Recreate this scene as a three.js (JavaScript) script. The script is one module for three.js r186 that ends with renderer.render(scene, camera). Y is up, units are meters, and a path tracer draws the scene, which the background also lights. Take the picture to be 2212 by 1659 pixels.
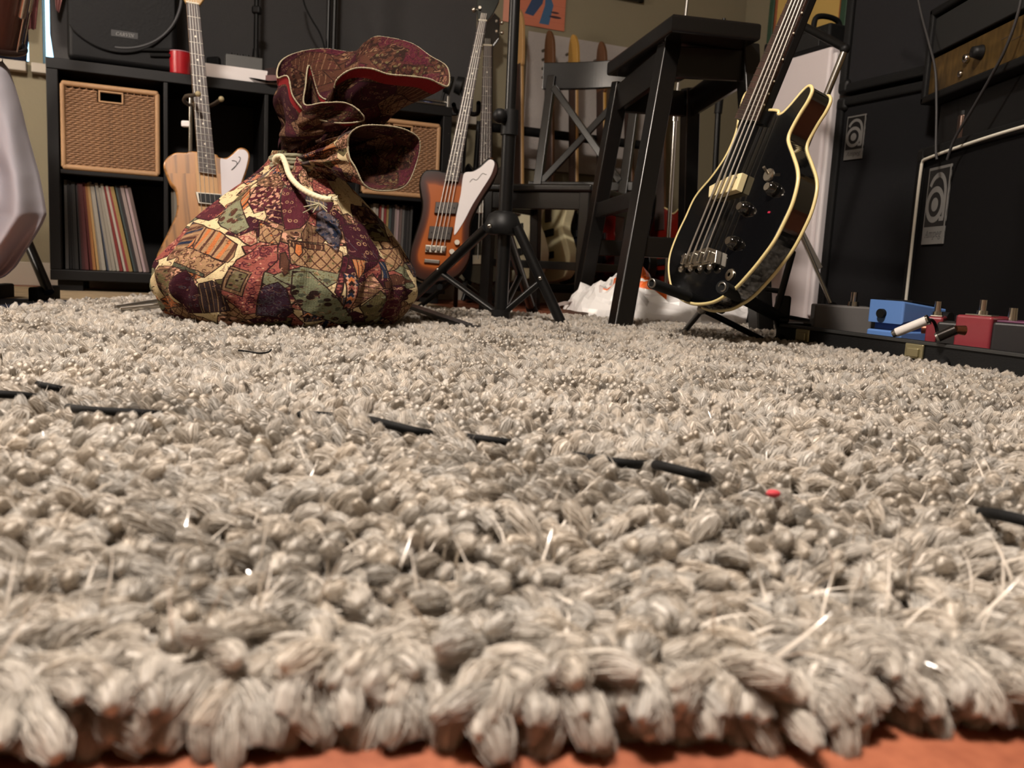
import * as THREE from 'three';
import { RoundedBoxGeometry } from 'three/addons/geometries/RoundedBoxGeometry.js';
import { mergeGeometries, mergeVertices } from 'three/addons/utils/BufferGeometryUtils.js';
import { RectAreaLightUniformsLib } from 'three/addons/lights/RectAreaLightUniformsLib.js';
import { ImprovedNoise } from 'three/addons/math/ImprovedNoise.js';

// ---------------------------------------------------------------- camera, sky, light, exposure
const IMG_W = 2212, IMG_H = 1659, FOCAL = 1855;           // photograph frame and focal length in its pixels
const scene = new THREE.Scene();
const camera = new THREE.PerspectiveCamera(2 * Math.atan(IMG_H / 2 / FOCAL) * 180 / Math.PI, IMG_W / IMG_H, 0.02, 60);
camera.position.set(0, 0.175, 0);
camera.rotation.order = 'YXZ';
camera.rotation.set(-7.9 * Math.PI / 180, 0, 3.0 * Math.PI / 180);
camera.focus = 1.25;
camera.userData.fStop = 9;
camera.updateMatrixWorld();
scene.background = new THREE.Color().setRGB(1.3, 2.4, 3.4);   // evening sky outside the curtained windows
const renderer = new THREE.WebGLRenderer({ antialias: true });
renderer.toneMapping = THREE.LinearToneMapping;
renderer.toneMappingExposure = 1.15;
renderer.shadowMap.enabled = true;
RectAreaLightUniformsLib.init();

const LAMP = new THREE.Vector3(-0.45, 2.3, -0.35);        // ceiling lamp of the room
const lampDown = new THREE.RectAreaLight(0xfff3e8, 165, 0.34, 0.34);   // most of its light leaves the dish downwards
lampDown.position.set(LAMP.x, LAMP.y - 0.1, LAMP.z); lampDown.lookAt(LAMP.x, 0, LAMP.z); scene.add(lampDown);
const lampLight = new THREE.PointLight(0xfff3e8, 8.5);
lampLight.position.set(LAMP.x, LAMP.y - 0.09, LAMP.z);
lampLight.castShadow = true; lampLight.shadow.radius = 5;
scene.add(lampLight);
const FLOOR_LAMP = new THREE.Vector3(-2.35, 1.22, -1.7);  // shaded floor lamp outside the left edge of the frame
const sideLight = new THREE.PointLight(0xfff3e8, 5.2);
sideLight.position.copy(FLOOR_LAMP); sideLight.castShadow = true; sideLight.shadow.radius = 5;
scene.add(sideLight);

// ---------------------------------------------------------------- helpers
const D2R = Math.PI / 180;
const V = (x, y, z) => new THREE.Vector3(x, y, z);
let seed = 20;
const rnd = () => { seed = (seed * 1664525 + 1013904223) % 4294967296; return seed / 4294967296; };
const rr = (a, b) => a + (b - a) * rnd();
const perlin = new ImprovedNoise();
const noise = (x, y = 0, z = 0) => perlin.noise(x + 31.7, y + 11.3, z + 5.9);
const rayDir = (px, py) => V((px - IMG_W / 2) / FOCAL, -(py - IMG_H / 2) / FOCAL, -1).applyQuaternion(camera.quaternion);
const P = (px, py, depth) => { const d = rayDir(px, py); return camera.position.clone().addScaledVector(d, depth / -d.z); };
const onLevel = (px, py, y = 0) => { const d = rayDir(px, py); return camera.position.clone().addScaledVector(d, (y - camera.position.y) / d.y); };
function onPlane(px, py, point, normal) { const d = rayDir(px, py); return camera.position.clone().addScaledVector(d, point.clone().sub(camera.position).dot(normal) / d.dot(normal)); }

const taken = new Map();
function numbered(name) { const n = taken.get(name) || 0; taken.set(name, n + 1); return n ? name + '_' + String(n).padStart(3, '0') : name; }
function tag(o, label, category, group, kind) { if (label) o.userData.label = label; if (category) o.userData.category = category; if (group) o.userData.group = group; if (kind) o.userData.kind = kind; return o; }
function thing(name, label, category, pos = V(0, 0, 0), yaw = 0, group) {
  const o = new THREE.Group(); o.name = numbered(name); o.position.copy(pos); o.rotation.y = yaw; scene.add(o);
  return tag(o, label, category, group);
}
function part(name, geo, mat, parent, pos, rot) {
  const m = new THREE.Mesh(geo, mat); m.name = parent === scene ? numbered(name) : name; m.castShadow = m.receiveShadow = true;
  if (pos) m.position.copy(pos); if (rot) m.rotation.set(rot.x, rot.y, rot.z);
  parent.add(m); return m;
}
const single = (name, geo, mat, label, category, group) => tag(part(name, geo, mat, scene), label, category, group);
const struct = (name, geo, mat, pos, yaw = 0) => { const m = part(name, geo, mat, scene, pos); m.rotation.y = yaw; m.userData.kind = 'structure'; return m; };
function box(w, h, d, r = 0.003, seg = 2) { return new RoundedBoxGeometry(w, h, d, seg, Math.min(r, w / 2.01, h / 2.01, d / 2.01)); }
const boxAt = (w, h, d, x, y, z, r) => box(w, h, d, r).translate(x, y, z);
function rod(a, b, r, r2 = r, seg = 12) {
  const dir = b.clone().sub(a), g = new THREE.CylinderGeometry(r2, r, dir.length(), seg);
  g.applyQuaternion(new THREE.Quaternion().setFromUnitVectors(V(0, 1, 0), dir.clone().normalize()));
  return g.translate((a.x + b.x) / 2, (a.y + b.y) / 2, (a.z + b.z) / 2);
}
function bar(a, b, w, d, up = V(0, 0, 1), r = 0.003) {     // rectangular bar from a to b: w along side, d along up
  const y = b.clone().sub(a), len = y.length(); y.normalize();
  const x = y.clone().cross(up).normalize(), z = x.clone().cross(y);
  const g = box(w, len, d, r); g.applyMatrix4(new THREE.Matrix4().makeBasis(x, y, z));
  return g.translate((a.x + b.x) / 2, (a.y + b.y) / 2, (a.z + b.z) / 2);
}
function tube(pts, r, seg = 48, radial = 8, closed = false) { return new THREE.TubeGeometry(new THREE.CatmullRomCurve3(pts, closed, 'centripetal'), seg, r, radial, closed); }
const lathe = (pts, seg = 32) => new THREE.LatheGeometry(pts.map(p => new THREE.Vector2(p[0], p[1])), seg);
const ball = (r, x = 0, y = 0, z = 0, s = 12) => new THREE.SphereGeometry(r, s, Math.max(6, s * 0.7 | 0)).translate(x, y, z);
function plain(g) { const o = g.index ? g.toNonIndexed() : g; for (const k of Object.keys(o.attributes)) if (!['position', 'normal', 'uv'].includes(k)) o.deleteAttribute(k); return o; }
const join = gs => mergeGeometries(gs.map(plain));
function smoothShape(pts, n = 90, tension = 0.5) { return new THREE.Shape(new THREE.CatmullRomCurve3(pts.map(p => V(p[0] ?? p.x, p[1] ?? p.y, 0)), true, 'catmullrom', tension).getPoints(n).slice(0, -1).map(p => new THREE.Vector2(p.x, p.y))); }
const polyShape = pts => new THREE.Shape(pts.map(p => new THREE.Vector2(p[0] ?? p.x, p[1] ?? p.y)));
function slab(shape, depth, bevel = 0.003, seg = 3) { return new THREE.ExtrudeGeometry(shape, { depth: Math.max(depth - 2 * bevel, 0.0004), bevelEnabled: bevel > 0, bevelThickness: bevel, bevelSize: bevel, bevelOffset: -bevel, bevelSegments: seg, curveSegments: 16 }).translate(0, 0, bevel); }
function orient(o, pos, up, normal) { const y = up.clone().normalize(), x = y.clone().cross(normal).normalize(), z = x.clone().cross(y); o.matrixAutoUpdate = true; o.quaternion.setFromRotationMatrix(new THREE.Matrix4().makeBasis(x, y, z)); o.position.copy(pos); o.updateMatrixWorld(true); return o; }
const azim = (deg, tilt = 0) => V(Math.sin(deg * D2R) * Math.cos(tilt * D2R), Math.sin(tilt * D2R), Math.cos(deg * D2R) * Math.cos(tilt * D2R));
// a thing whose front lies in one plane: `at(px, py)` gives a point of that plane in the thing's own x, y
function planeThing(o, point, normal, upHint) {
  const n = normal.clone().normalize(), up = upHint.clone().addScaledVector(n, -upHint.dot(n)).normalize();
  orient(o, point, up, n);
  const inv = o.matrixWorld.clone().invert();
  return (px, py) => { const q = onPlane(px, py, point, n).applyMatrix4(inv); return new THREE.Vector2(q.x, q.y); };
}
function sheet(nu, nv, f, closedU = false) {               // grid surface with uv
  const pos = [], uv = [], idx = [];
  for (let j = 0; j <= nv; j++) for (let i = 0; i <= nu; i++) { const p = f(i / nu, j / nv); pos.push(p.x, p.y, p.z); uv.push(p.u ?? i / nu, p.v ?? j / nv); }
  for (let j = 0; j < nv; j++) for (let i = 0; i < nu; i++) { const a = j * (nu + 1) + i, b = a + nu + 1; idx.push(a, a + 1, b + 1, a, b + 1, b); }
  const g = new THREE.BufferGeometry(); g.setAttribute('position', new THREE.Float32BufferAttribute(pos, 3)); g.setAttribute('uv', new THREE.Float32BufferAttribute(uv, 2)); g.setIndex(idx); g.computeVertexNormals();
  if (closedU) { const n = g.attributes.normal; for (let j = 0; j <= nv; j++) { const a = j * (nu + 1), b = a + nu; const q = V(n.getX(a) + n.getX(b), n.getY(a) + n.getY(b), n.getZ(a) + n.getZ(b)).normalize(); n.setXYZ(a, q.x, q.y, q.z); n.setXYZ(b, q.x, q.y, q.z); } }
  return g;
}

// ---------------------------------------------------------------- textures and materials
function canvas(w, h, draw, srgb = true, repeat) {
  const c = document.createElement('canvas'); c.width = w; c.height = h; draw(c.getContext('2d'), w, h);
  const t = new THREE.CanvasTexture(c); if (srgb) t.colorSpace = THREE.SRGBColorSpace; t.wrapS = t.wrapT = THREE.RepeatWrapping; t.anisotropy = 8;
  if (repeat) t.repeat.set(repeat[0], repeat[1]); return t;
}
function grain(w, h, f, srgb = false, repeat) {            // f(x, y in 0..1) -> [r,g,b] or grey in 0..1
  const d = new Uint8Array(w * h * 4);
  for (let y = 0; y < h; y++) for (let x = 0; x < w; x++) { const c = f(x / w, y / h), o = (y * w + x) * 4; for (let k = 0; k < 3; k++) d[o + k] = 255 * Math.min(1, Math.max(0, c.length ? c[k] : c)); d[o + 3] = 255; }
  const t = new THREE.DataTexture(d, w, h); if (srgb) t.colorSpace = THREE.SRGBColorSpace; t.wrapS = t.wrapT = THREE.RepeatWrapping; t.magFilter = THREE.LinearFilter; t.minFilter = THREE.LinearMipmapLinearFilter; t.generateMipmaps = true; t.needsUpdate = true;
  if (repeat) t.repeat.set(repeat[0], repeat[1]); return t;
}
const mat = (color, roughness = 0.6, extra = {}) => new THREE.MeshPhysicalMaterial({ color, roughness, side: THREE.DoubleSide, ...extra });
const speckle = grain(256, 256, () => 0.35 + 0.65 * rnd());
const M = {
  wall: mat('#7d755f', 0.9, { bumpMap: speckle, bumpScale: 0.0006 }),
  ceiling: mat('#8f897e', 0.95),
  trim: mat('#a59d90', 0.6),
  blackWood: mat('#100f0e', 0.26, { clearcoat: 0.25, clearcoatRoughness: 0.3 }),
  shelf: mat('#151414', 0.45, { specularIntensity: 0.5 }),
  blackGloss: mat('#070707', 0.12, { clearcoat: 1, clearcoatRoughness: 0.05 }),
  blackMetal: mat('#101010', 0.35, { metalness: 0.3 }),
  blackPlastic: mat('#121212', 0.5, { specularIntensity: 0.5 }),
  blackRubber: mat('#0e0e0e', 0.75, { specularIntensity: 0.4 }),
  tolex: mat('#111111', 0.65, { specularIntensity: 0.45, bumpMap: speckle, bumpScale: 0.0006 }),
  chrome: mat('#c9c6c0', 0.18, { metalness: 1 }),
  dullChrome: mat('#9b9892', 0.4, { metalness: 1 }),
  nickel: mat('#b8b1a4', 0.3, { metalness: 1 }),
  string: mat('#b9b4ac', 0.35, { metalness: 0.9 }),
  white: mat('#e4dedc', 0.45),
  cream: mat('#d8c68c', 0.4, { clearcoat: 0.5 }),
  ivory: mat('#e2d3a4', 0.45),
  rosewood: mat('#3a251c', 0.5),
  greyPlastic: mat('#4a4a48', 0.5),
};

// ---------------------------------------------------------------- the room
const YAW = 23 * D2R;                                        // the room is turned 23 degrees against the view
const A = V(Math.cos(YAW), 0, -Math.sin(YAW)), B = V(Math.sin(YAW), 0, Math.cos(YAW));
const CORNER = V(1.08, 0, -4.55);                            // floor corner of back and right wall
const room = (a, y, b) => CORNER.clone().addScaledVector(A, a).addScaledVector(B, b).setY(y);
const toRoom = p => { const q = p.clone().sub(CORNER); return { a: q.dot(A), y: p.y, b: q.dot(B) }; };
const onWall = (px, py, b = 0) => toRoom(onPlane(px, py, room(0, 0, b), B));         // pixel -> back wall coordinates
const onSide = (px, py, a = 0) => toRoom(onPlane(px, py, room(a, 0, 0), A));         // pixel -> right wall coordinates
const ROOM_W = 5.6, ROOM_D = 6.4, ROOM_H = 2.42, T = 0.12;
{
  const tile = grain(512, 512, (x, y) => { const n = 0.5 + 0.3 * noise(x * 7, y * 7) + 0.22 * noise(x * 26, y * 26, 3) + 0.2 * noise(x * 70, y * 70, 9); return [0.55 + 0.22 * (n - 0.5), 0.31 + 0.18 * (n - 0.5), 0.205 + 0.15 * (n - 0.5)]; }, true, [2.4, 2.4]);
  const floorMat = mat('#ffffff', 0.62, { map: tile });
  const g = new THREE.BoxGeometry(ROOM_W + 2 * T, 0.1, ROOM_D + 2 * T); { const u = g.attributes.uv; for (let i = 0; i < u.count; i++) u.setXY(i, u.getX(i) * 8, u.getY(i) * 8); }
  struct('floor', g, floorMat, room(-ROOM_W / 2, -0.05, ROOM_D / 2), YAW);
  struct('ceiling', new THREE.BoxGeometry(ROOM_W + 2 * T, 0.1, ROOM_D + 2 * T), M.ceiling, room(-ROOM_W / 2, ROOM_H + 0.05, ROOM_D / 2), YAW);
  // back wall with two window openings
  const w1l = onWall(93, 140), w1r = onWall(1034, 60), w0r = onWall(63, 140);
  const sillY = w1l.y;
  const L = -ROOM_W - T, openings = [[w0r.a - 0.55, w0r.a, sillY - 0.0], [w1l.a, w1r.a, sillY]];
  const shape = new THREE.Shape([[L, 0], [T, 0], [T, ROOM_H], [L, ROOM_H]].map(p => new THREE.Vector2(...p)));
  for (const [l, r, y] of openings) shape.holes.push(new THREE.Path([[l, y], [r, y], [r, 2.05], [l, 2.05]].map(p => new THREE.Vector2(...p))));
  struct('wall_back', new THREE.ExtrudeGeometry(shape, { depth: T, bevelEnabled: false }), M.wall, room(0, 0, -T), YAW);
  struct('wall_right', new THREE.BoxGeometry(T, ROOM_H, ROOM_D), M.wall, room(T / 2, ROOM_H / 2, ROOM_D / 2), YAW);
  struct('wall_left', new THREE.BoxGeometry(T, ROOM_H, ROOM_D), M.wall, room(-ROOM_W - T / 2, ROOM_H / 2, ROOM_D / 2), YAW);
  struct('wall_front', new THREE.BoxGeometry(ROOM_W + 2 * T, ROOM_H, T), M.wall, room(-ROOM_W / 2, ROOM_H / 2, ROOM_D + T / 2), YAW);
  struct('baseboard_back', box(ROOM_W, 0.09, 0.014), M.trim, room(-ROOM_W / 2, 0.045, 0.008), YAW);
  struct('baseboard_right', box(0.014, 0.09, ROOM_D), M.trim, room(-0.008, 0.045, ROOM_D / 2), YAW);
  // windows: glass, frame, sill
  const glass = new THREE.MeshPhysicalMaterial({ color: '#ffffff', roughness: 0.02, transmission: 1, thickness: 0, ior: 1.45 });
  openings.forEach(([l, r, y], i) => {
    const g0 = new THREE.Group(); g0.name = 'window_' + (i + 1); g0.userData.kind = 'structure'; g0.position.copy(room(0, 0, 0)); g0.rotation.y = YAW; scene.add(g0);
    part('glass', new THREE.BoxGeometry(r - l - 0.04, 2.05 - y - 0.04, 0.004), glass, g0, V((l + r) / 2, (2.05 + y) / 2, -T + 0.03));
    const f = (w, h, x, yy) => part('window_frame', box(w, h, 0.02, 0.001), M.trim, g0, V(x, yy, -T + 0.03));
    f(0.006, 2.05 - y, l - 0.001, (2.05 + y) / 2); f(0.006, 2.05 - y, r + 0.001, (2.05 + y) / 2); f(r - l, 0.02, (l + r) / 2, 2.04); f(r - l, 0.02, (l + r) / 2, y + 0.01);
    part('window_sill', box(r - l + 0.03, 0.035, T + 0.03, 0.004), M.trim, g0, V((l + r) / 2 - 0.02, y - 0.02, -T / 2 + 0.03));
  });
  // dark grey blackout panel set into the big window, a bit narrower than the opening
  const dark = mat('#3b3a3a', 0.85, { bumpMap: speckle, bumpScale: 0.001 });
  const pl = onWall(119, 140, -0.04).a, pr = onWall(1029, 60, -0.04).a;
  const bs = new THREE.Shape(); bs.moveTo(pl, sillY + 0.004); bs.lineTo(pr, sillY + 0.004); bs.lineTo(pr - 0.003, 2.04); bs.lineTo(pl - 0.02, 2.04);
  for (let k = 0; k < 9; k++) bs.lineTo(pl - 0.012 + 0.006 * Math.sin(k * 2.3), 2.04 - (k + 1) * (2.04 - sillY) / 10);
  const bp = single('blackout_panel', slab(bs, 0.02, 0.002), dark, 'dark grey blackout panel filling the window behind the cube shelf', 'panel');
  bp.position.copy(room(0, 0, -0.05)); bp.rotation.y = YAW;
  // navy curtain in the far left window, open at one lower corner
  const navy = mat('#10131f', 0.95, { specularIntensity: 0.2 });
  const cl = openings[0][0], cr = openings[0][1];
  const cur = single('window_curtain', sheet(40, 24, (u, v) => { const y = 2.04 - v * (2.04 - sillY + 0.02); const right = cr - 0.003 - (v > 0.9 ? 0.1 * (v - 0.9) : 0); return V(cl + u * (right - cl), y + (v > 0.95 ? 0.02 * u * u : 0), -0.05 + 0.012 * Math.sin(u * 40)); }), navy, 'navy curtain over the window beside the drum', 'curtain');
  cur.position.copy(room(0, 0, 0)); cur.rotation.y = YAW;
}
{ // maroon valance with pink lining over the left window edge: one cloth swag each
  const maroon = mat('#4a1e1c', 0.9), pink = mat('#a0706c', 0.9);
  const g = thing('curtain_swag', 'maroon curtain swag hanging beside the bright window gap', 'curtain', room(0, 0, 0), YAW);
  const tri = (pts, b0) => { const q = pts.map(([x, y]) => onWall(x, y, b0)); return sheet(14, 14, (u, v) => { const l = [q[0].a + (q[2].a - q[0].a) * v, q[0].y + (q[2].y - q[0].y) * v], r = [q[1].a + (q[3].a - q[1].a) * v, q[1].y + (q[3].y - q[1].y) * v]; return V(l[0] + (r[0] - l[0]) * u, l[1] + (r[1] - l[1]) * u, b0 + 0.01 * Math.sin(u * 15)); }); };
  part('swag', tri([[20, -160], [100, -160], [54, 62], [78, 64]], 0.08), maroon, g);
  part('lining', tri([[40, -150], [70, -150], [34, 12], [60, 4]], 0.11), pink, g);
  const h = thing('curtain_tip', 'pink pointed curtain tip hanging over the blackout panel', 'curtain', room(0, 0, 0), YAW);
  part('swag', tri([[104, -140], [170, -140], [121, 22], [128, 28]], 0.03), pink, h);
}
{ // ceiling lamp: glowing dish with its light just below
  const g = thing('ceiling_lamp', 'round frosted ceiling lamp above the shag rug', 'lamp', V(LAMP.x, ROOM_H, LAMP.z));
  part('lamp_base', new THREE.CylinderGeometry(0.2, 0.21, 0.03, 40), M.white, g, V(0, -0.015, 0));
  part('lamp_dish', lathe([[0.001, -0.1], [0.1, -0.095], [0.17, -0.075], [0.2, -0.03]], 40), mat('#fff3df', 0.5, { emissive: '#ffecd6', emissiveIntensity: 6 }), g);
}
{ // floor lamp outside the frame: its light gleams on the chair and the strings
  const g = thing('floor_lamp', 'floor lamp with white drum shade at the left of the room', 'lamp', V(FLOOR_LAMP.x, 0, FLOOR_LAMP.z));
  part('base', lathe([[0.001, 0.03], [0.13, 0.024], [0.14, 0], [0.001, 0]], 36), M.blackMetal, g); part('pole', rod(V(0, 0.02, 0), V(0, 1.06, 0), 0.011), M.blackMetal, g);
  part('bulb', new THREE.SphereGeometry(0.035, 20, 14).translate(0, FLOOR_LAMP.y, 0), mat('#fff3e2', 0.5, { emissive: '#fff0e2', emissiveIntensity: 8 }), g); part('socket', rod(V(0, 1.06, 0), V(0, 1.185, 0), 0.016), M.blackPlastic, g);
  part('lamp_shade', lathe([[0.15, 1.08], [0.12, 1.36]], 40), new THREE.MeshPhysicalMaterial({ color: '#f4ead8', roughness: 1, transmission: 0.6, thickness: 0, side: THREE.DoubleSide, emissive: '#ffeeda', emissiveIntensity: 2.2 }), g);
}

// ---------------------------------------------------------------- woven mat under the shelf, shag rug
{
  const weave = (c, k) => grain(256, 256, (x, y) => { const s = 0.5 + 0.5 * Math.sin(x * 260) * Math.sin(y * 260), n = 0.82 + 0.18 * s + 0.25 * noise(x * 20, y * 20, k); return c.map(v => v * n); }, true, [3, 3]);
  const g = thing('woven_mat', 'flat tan woven mat with navy border under the shelf', 'mat', room(-3.2, 0, 0.75), YAW);
  part('field', box(2.9, 0.006, 0.76, 0.002), mat('#ffffff', 0.95, { map: weave([0.6, 0.52, 0.4], 1) }), g, V(0, 0.003, -0.17));
  part('border', box(2.9, 0.0064, 0.38, 0.002), mat('#ffffff', 0.95, { map: weave([0.16, 0.19, 0.27], 2) }), g, V(0, 0.0032, 0.4));
}
const RUG_LEFT = -0.98, RUG_RIGHT = 1.0, RUG_FAR = -2.36, PILE = 0.04;
const nearL = onLevel(0, 1556, 0), nearR = onLevel(2212, 1506, 0);
const rugNear = x => nearL.z + (nearR.z - nearL.z) * (x - nearL.x) / (nearR.x - nearL.x) + 0.004 * Math.sin(x * 23) + 0.003 * Math.sin(x * 61 + 1);
function yarn(len, r, bend, twist, flare, k0) {             // one shaggy yarn end: a core and a coat of fine fibres
  const nl = 8, cen = []; let y = 0, z = 0;
  for (let j = 0; j <= nl; j++) { const s = j / nl, ang = bend * s * s; if (j) { y += len / nl * Math.cos(ang); z += len / nl * Math.sin(ang); } cen.push([y, z, ang]); }
  const at = (s, a, b) => { const f = Math.min(nl - 0.001, s * nl), i = f | 0, t = f - i, c = cen[i], d = cen[i + 1], yy = c[0] + (d[0] - c[0]) * t, zz = c[1] + (d[1] - c[1]) * t, an = c[2] + (d[2] - c[2]) * t; return [a, yy - Math.sin(an) * b, zz + Math.cos(an) * b]; };
  const env = s => r * (0.62 + flare * s * s) * (s > 0.66 ? Math.pow(Math.max(0.01, 1 - ((s - 0.66) / 0.36) ** 2), 0.62) : 1);
  const pos = [], idx = []; const nr = 7;
  for (let j = 0; j <= 7; j++) for (let i = 0; i < nr; i++) { const s = 0.97 * j / 7, th = i / nr * 6.283, R = 0.93 * env(s) * (1 + 0.14 * Math.cos(2 * th + s * twist * 6.28)); pos.push(...at(s, Math.cos(th) * R, Math.sin(th) * R)); }
  for (let j = 0; j < 7; j++) for (let i = 0; i < nr; i++) { const a = j * nr + i, b = j * nr + (i + 1) % nr; idx.push(a, a + nr, b, a + nr, b + nr, b); }
  { const o = pos.length / 3; pos.push(...at(0.985, 0, 0)); for (let i = 0; i < nr; i++) idx.push(7 * nr + i, o, 7 * nr + (i + 1) % nr); }
  const fibres = 56;
  for (let k = 0; k < fibres; k++) {
    const th0 = k * 2.4 + k0, off = 0.86 + 0.27 * ((k * 7 % 11) / 10), s0 = 0.12 + 0.5 * ((k * 5 % 9) / 9), s1 = Math.min(1, s0 + 0.5 + 0.35 * ((k * 3 % 7) / 7)), fr = 0.00024 + 0.00014 * (k % 3), n = 4, o = pos.length / 3;
    for (let j = 0; j <= n; j++) { const t = j / n, s = s0 + (s1 - s0) * t, th = th0 + twist * s * 4 + 0.25 * Math.sin(k + s * 5), R = env(Math.min(s, 0.985)) * off * (1 + 0.16 * t * t * (k % 4)), w = fr * (1 - 0.75 * t * t); for (let i = 0; i < 3; i++) { const p = i / 3 * 6.283 + th; pos.push(...at(s, Math.cos(th) * R + Math.cos(p) * w, Math.sin(th) * R + Math.sin(p) * w)); } }
    for (let j = 0; j < n; j++) for (let i = 0; i < 3; i++) { const a = o + j * 3 + i, b = o + j * 3 + (i + 1) % 3; idx.push(a, a + 3, b, a + 3, b + 3, b); }
  }
  const g = new THREE.BufferGeometry(); g.setAttribute('position', new THREE.Float32BufferAttribute(pos, 3)); g.setIndex(idx); g.computeVertexNormals(); return g;
}
function ribbon(len, w, bend) {
  const pos = [], idx = []; let y = 0, z = 0; const n = 6;
  for (let j = 0; j <= n; j++) { const s = j / n, a = bend * s; if (j) { y += len / n * Math.cos(a); z += len / n * Math.sin(a); } const ww = w * (1 - 0.6 * s * s) / 2, tw = s * 1.4; for (const k of [-1, 1]) pos.push(k * ww * Math.cos(tw), y, z + k * ww * Math.sin(tw)); }
  for (let j = 0; j < n; j++) idx.push(2 * j, 2 * j + 1, 2 * j + 2, 2 * j + 1, 2 * j + 3, 2 * j + 2);
  const g = new THREE.BufferGeometry(); g.setAttribute('position', new THREE.Float32BufferAttribute(pos, 3)); g.setIndex(idx); g.computeVertexNormals(); return g;
}
const rug = thing('shag_rug', 'thick taupe shag rug covering the floor', 'rug', V(0, 0, 0));
{
  const backing = new THREE.Shape(); const N = 40;
  for (let i = 0; i <= N; i++) { const x = RUG_LEFT + (RUG_RIGHT - RUG_LEFT) * i / N; backing[i ? 'lineTo' : 'moveTo'](x, -(rugNear(x) - 0.012)); }
  backing.lineTo(RUG_RIGHT, -RUG_FAR); backing.lineTo(RUG_LEFT, -RUG_FAR);
  const bg = slab(backing, 0.008, 0); bg.rotateX(-Math.PI / 2);
  part('backing', bg, mat('#6f675c', 0.95), rug, V(0, 0.0075, 0));
  const pileMat = mat('#ffffff', 0.5, { sheen: 0.3, sheenRoughness: 0.5, sheenColor: new THREE.Color('#d8cbb8') });
  const forms = [[0.043, 0.0055, 0.7, 0.35, 0.5, 0], [0.041, 0.0058, 1.1, 0.5, 0.6, 1], [0.045, 0.005, 1.5, 0.3, 0.4, 2], [0.04, 0.006, 0.5, 0.5, 0.6, 3], [0.047, 0.0048, 1.8, 0.4, 0.5, 4], [0.042, 0.0054, 1.3, 0.6, 0.55, 5]].map(a => yarn(...a));
  const step = 0.0077, sites = forms.map(() => []), shine = [];
  const q1 = new THREE.Quaternion(), q2 = new THREE.Quaternion(), e = new THREE.Euler(), col = new THREE.Color();
  const put = (x, z, y, az, lean, s, sy, spin) => { q1.setFromEuler(e.set(0, az, 0)); q2.setFromEuler(e.set(lean, 0, 0)); return new THREE.Matrix4().compose(V(x, y, z), q1.clone().multiply(q2).multiply(new THREE.Quaternion().setFromAxisAngle(V(0, 1, 0), spin)), V(s, sy, s)); };
  for (let x = RUG_LEFT; x < RUG_RIGHT; x += step) for (let z = RUG_FAR; z < rugNear(x) + 0.004; z += step) {
    if (Math.abs(x) > 0.75 * -z + 0.14 && z > -1.7) continue;   // beyond the sides of the view
    const px = x + rr(-0.6, 0.6) * step, pz = Math.min(z + rr(-0.6, 0.6) * step, rugNear(x));
    const edge = rugNear(px) - pz, c1 = noise(px * 7, pz * 7, 1), c2 = noise(px * 7, pz * 7, 8), c3 = noise(px * 24, pz * 24, 4);
    let az = Math.atan2(c1 * 1.2 + rr(-0.7, 0.7), c2 * 1.2 + 0.05 + rr(-0.7, 0.7)), lay = Math.min(1, Math.max(0.45, 1.15 - edge * 1.6)), lean = (0.25 + 0.7 * Math.abs(c3) + rr(-0.15, 0.5)) * lay;
    let y = 0.012, s = rr(0.66, 1.1), sy = rr(0.74, 1.02) * (1 + 0.22 * c3);
    if (edge < 0.14) { const k = Math.min(1, 1.15 * (1 - edge / 0.14)); az = az * (1 - k) + k * rr(-1.5, 1.5); lean = lean * (1 - k) + k * rr(0.85, 1.35); sy *= 1 + 0.12 * k; s *= 1 + 0.15 * k; }
    else if (edge < 0.3 && Math.abs(az) > 1.5) az *= 0.55;
    if (pz < RUG_FAR + 0.03) lean *= 0.6;
    const f = edge > 0.3 && rnd() < 0.6 ? (rnd() < 0.5 ? 0 : 3) : Math.min(forms.length - 1, rnd() * forms.length | 0);
    const tone = (0.9 + 0.22 * c1 + rr(-0.13, 0.16)), warm = rr(-0.015, 0.02);
    sites[f].push([put(px, pz, y, az, lean, s, sy, rr(-0.6, 0.6)), [tone * (0.495 + warm), tone * 0.45, tone * (0.392 - warm)]]);
    const t = rnd();
    if (t < 0.26) shine.push(put(px, pz, 0.02, rr(0, 6.28), rr(0.5, 1.3), 1, rr(0.5, 0.8), rr(0, 6)));
  }
  for (let x = RUG_LEFT; x < RUG_RIGHT; x += 0.0035) for (let k = 0; k < 3; k++) {      // yarn hanging out over the near edge
    const tone = 0.9 + rr(-0.15, 0.16); sites[rnd() * forms.length | 0].push([put(x + rr(-0.003, 0.003), rugNear(x) - rr(0, 0.014), 0.009 + 0.003 * k, rr(-1.0, 1.0), 1.2 + rr(-0.2, 0.32), rr(0.85, 1.2), rr(0.75, 1.1), rr(-0.6, 0.6)), [tone * 0.495, tone * 0.45, tone * 0.392]]);
  }
  const instanced = (name, geo, m, list) => { const im = new THREE.InstancedMesh(geo, m, list.length); list.forEach((v, i) => { if (v.isMatrix4) im.setMatrixAt(i, v); else { im.setMatrixAt(i, v[0]); im.setColorAt(i, col.setRGB(...v[1])); } }); im.name = name; im.userData.kind = 'stuff'; im.castShadow = im.receiveShadow = true; rug.add(im); return im; };
  forms.forEach((g, i) => instanced('pile', g, pileMat, sites[i]));
  instanced('shiny_pile', ribbon(0.043, 0.002, 1.3), mat('#e2d9cd', 0.2, { clearcoat: 0.6, clearcoatRoughness: 0.2 }), shine);
}
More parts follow.
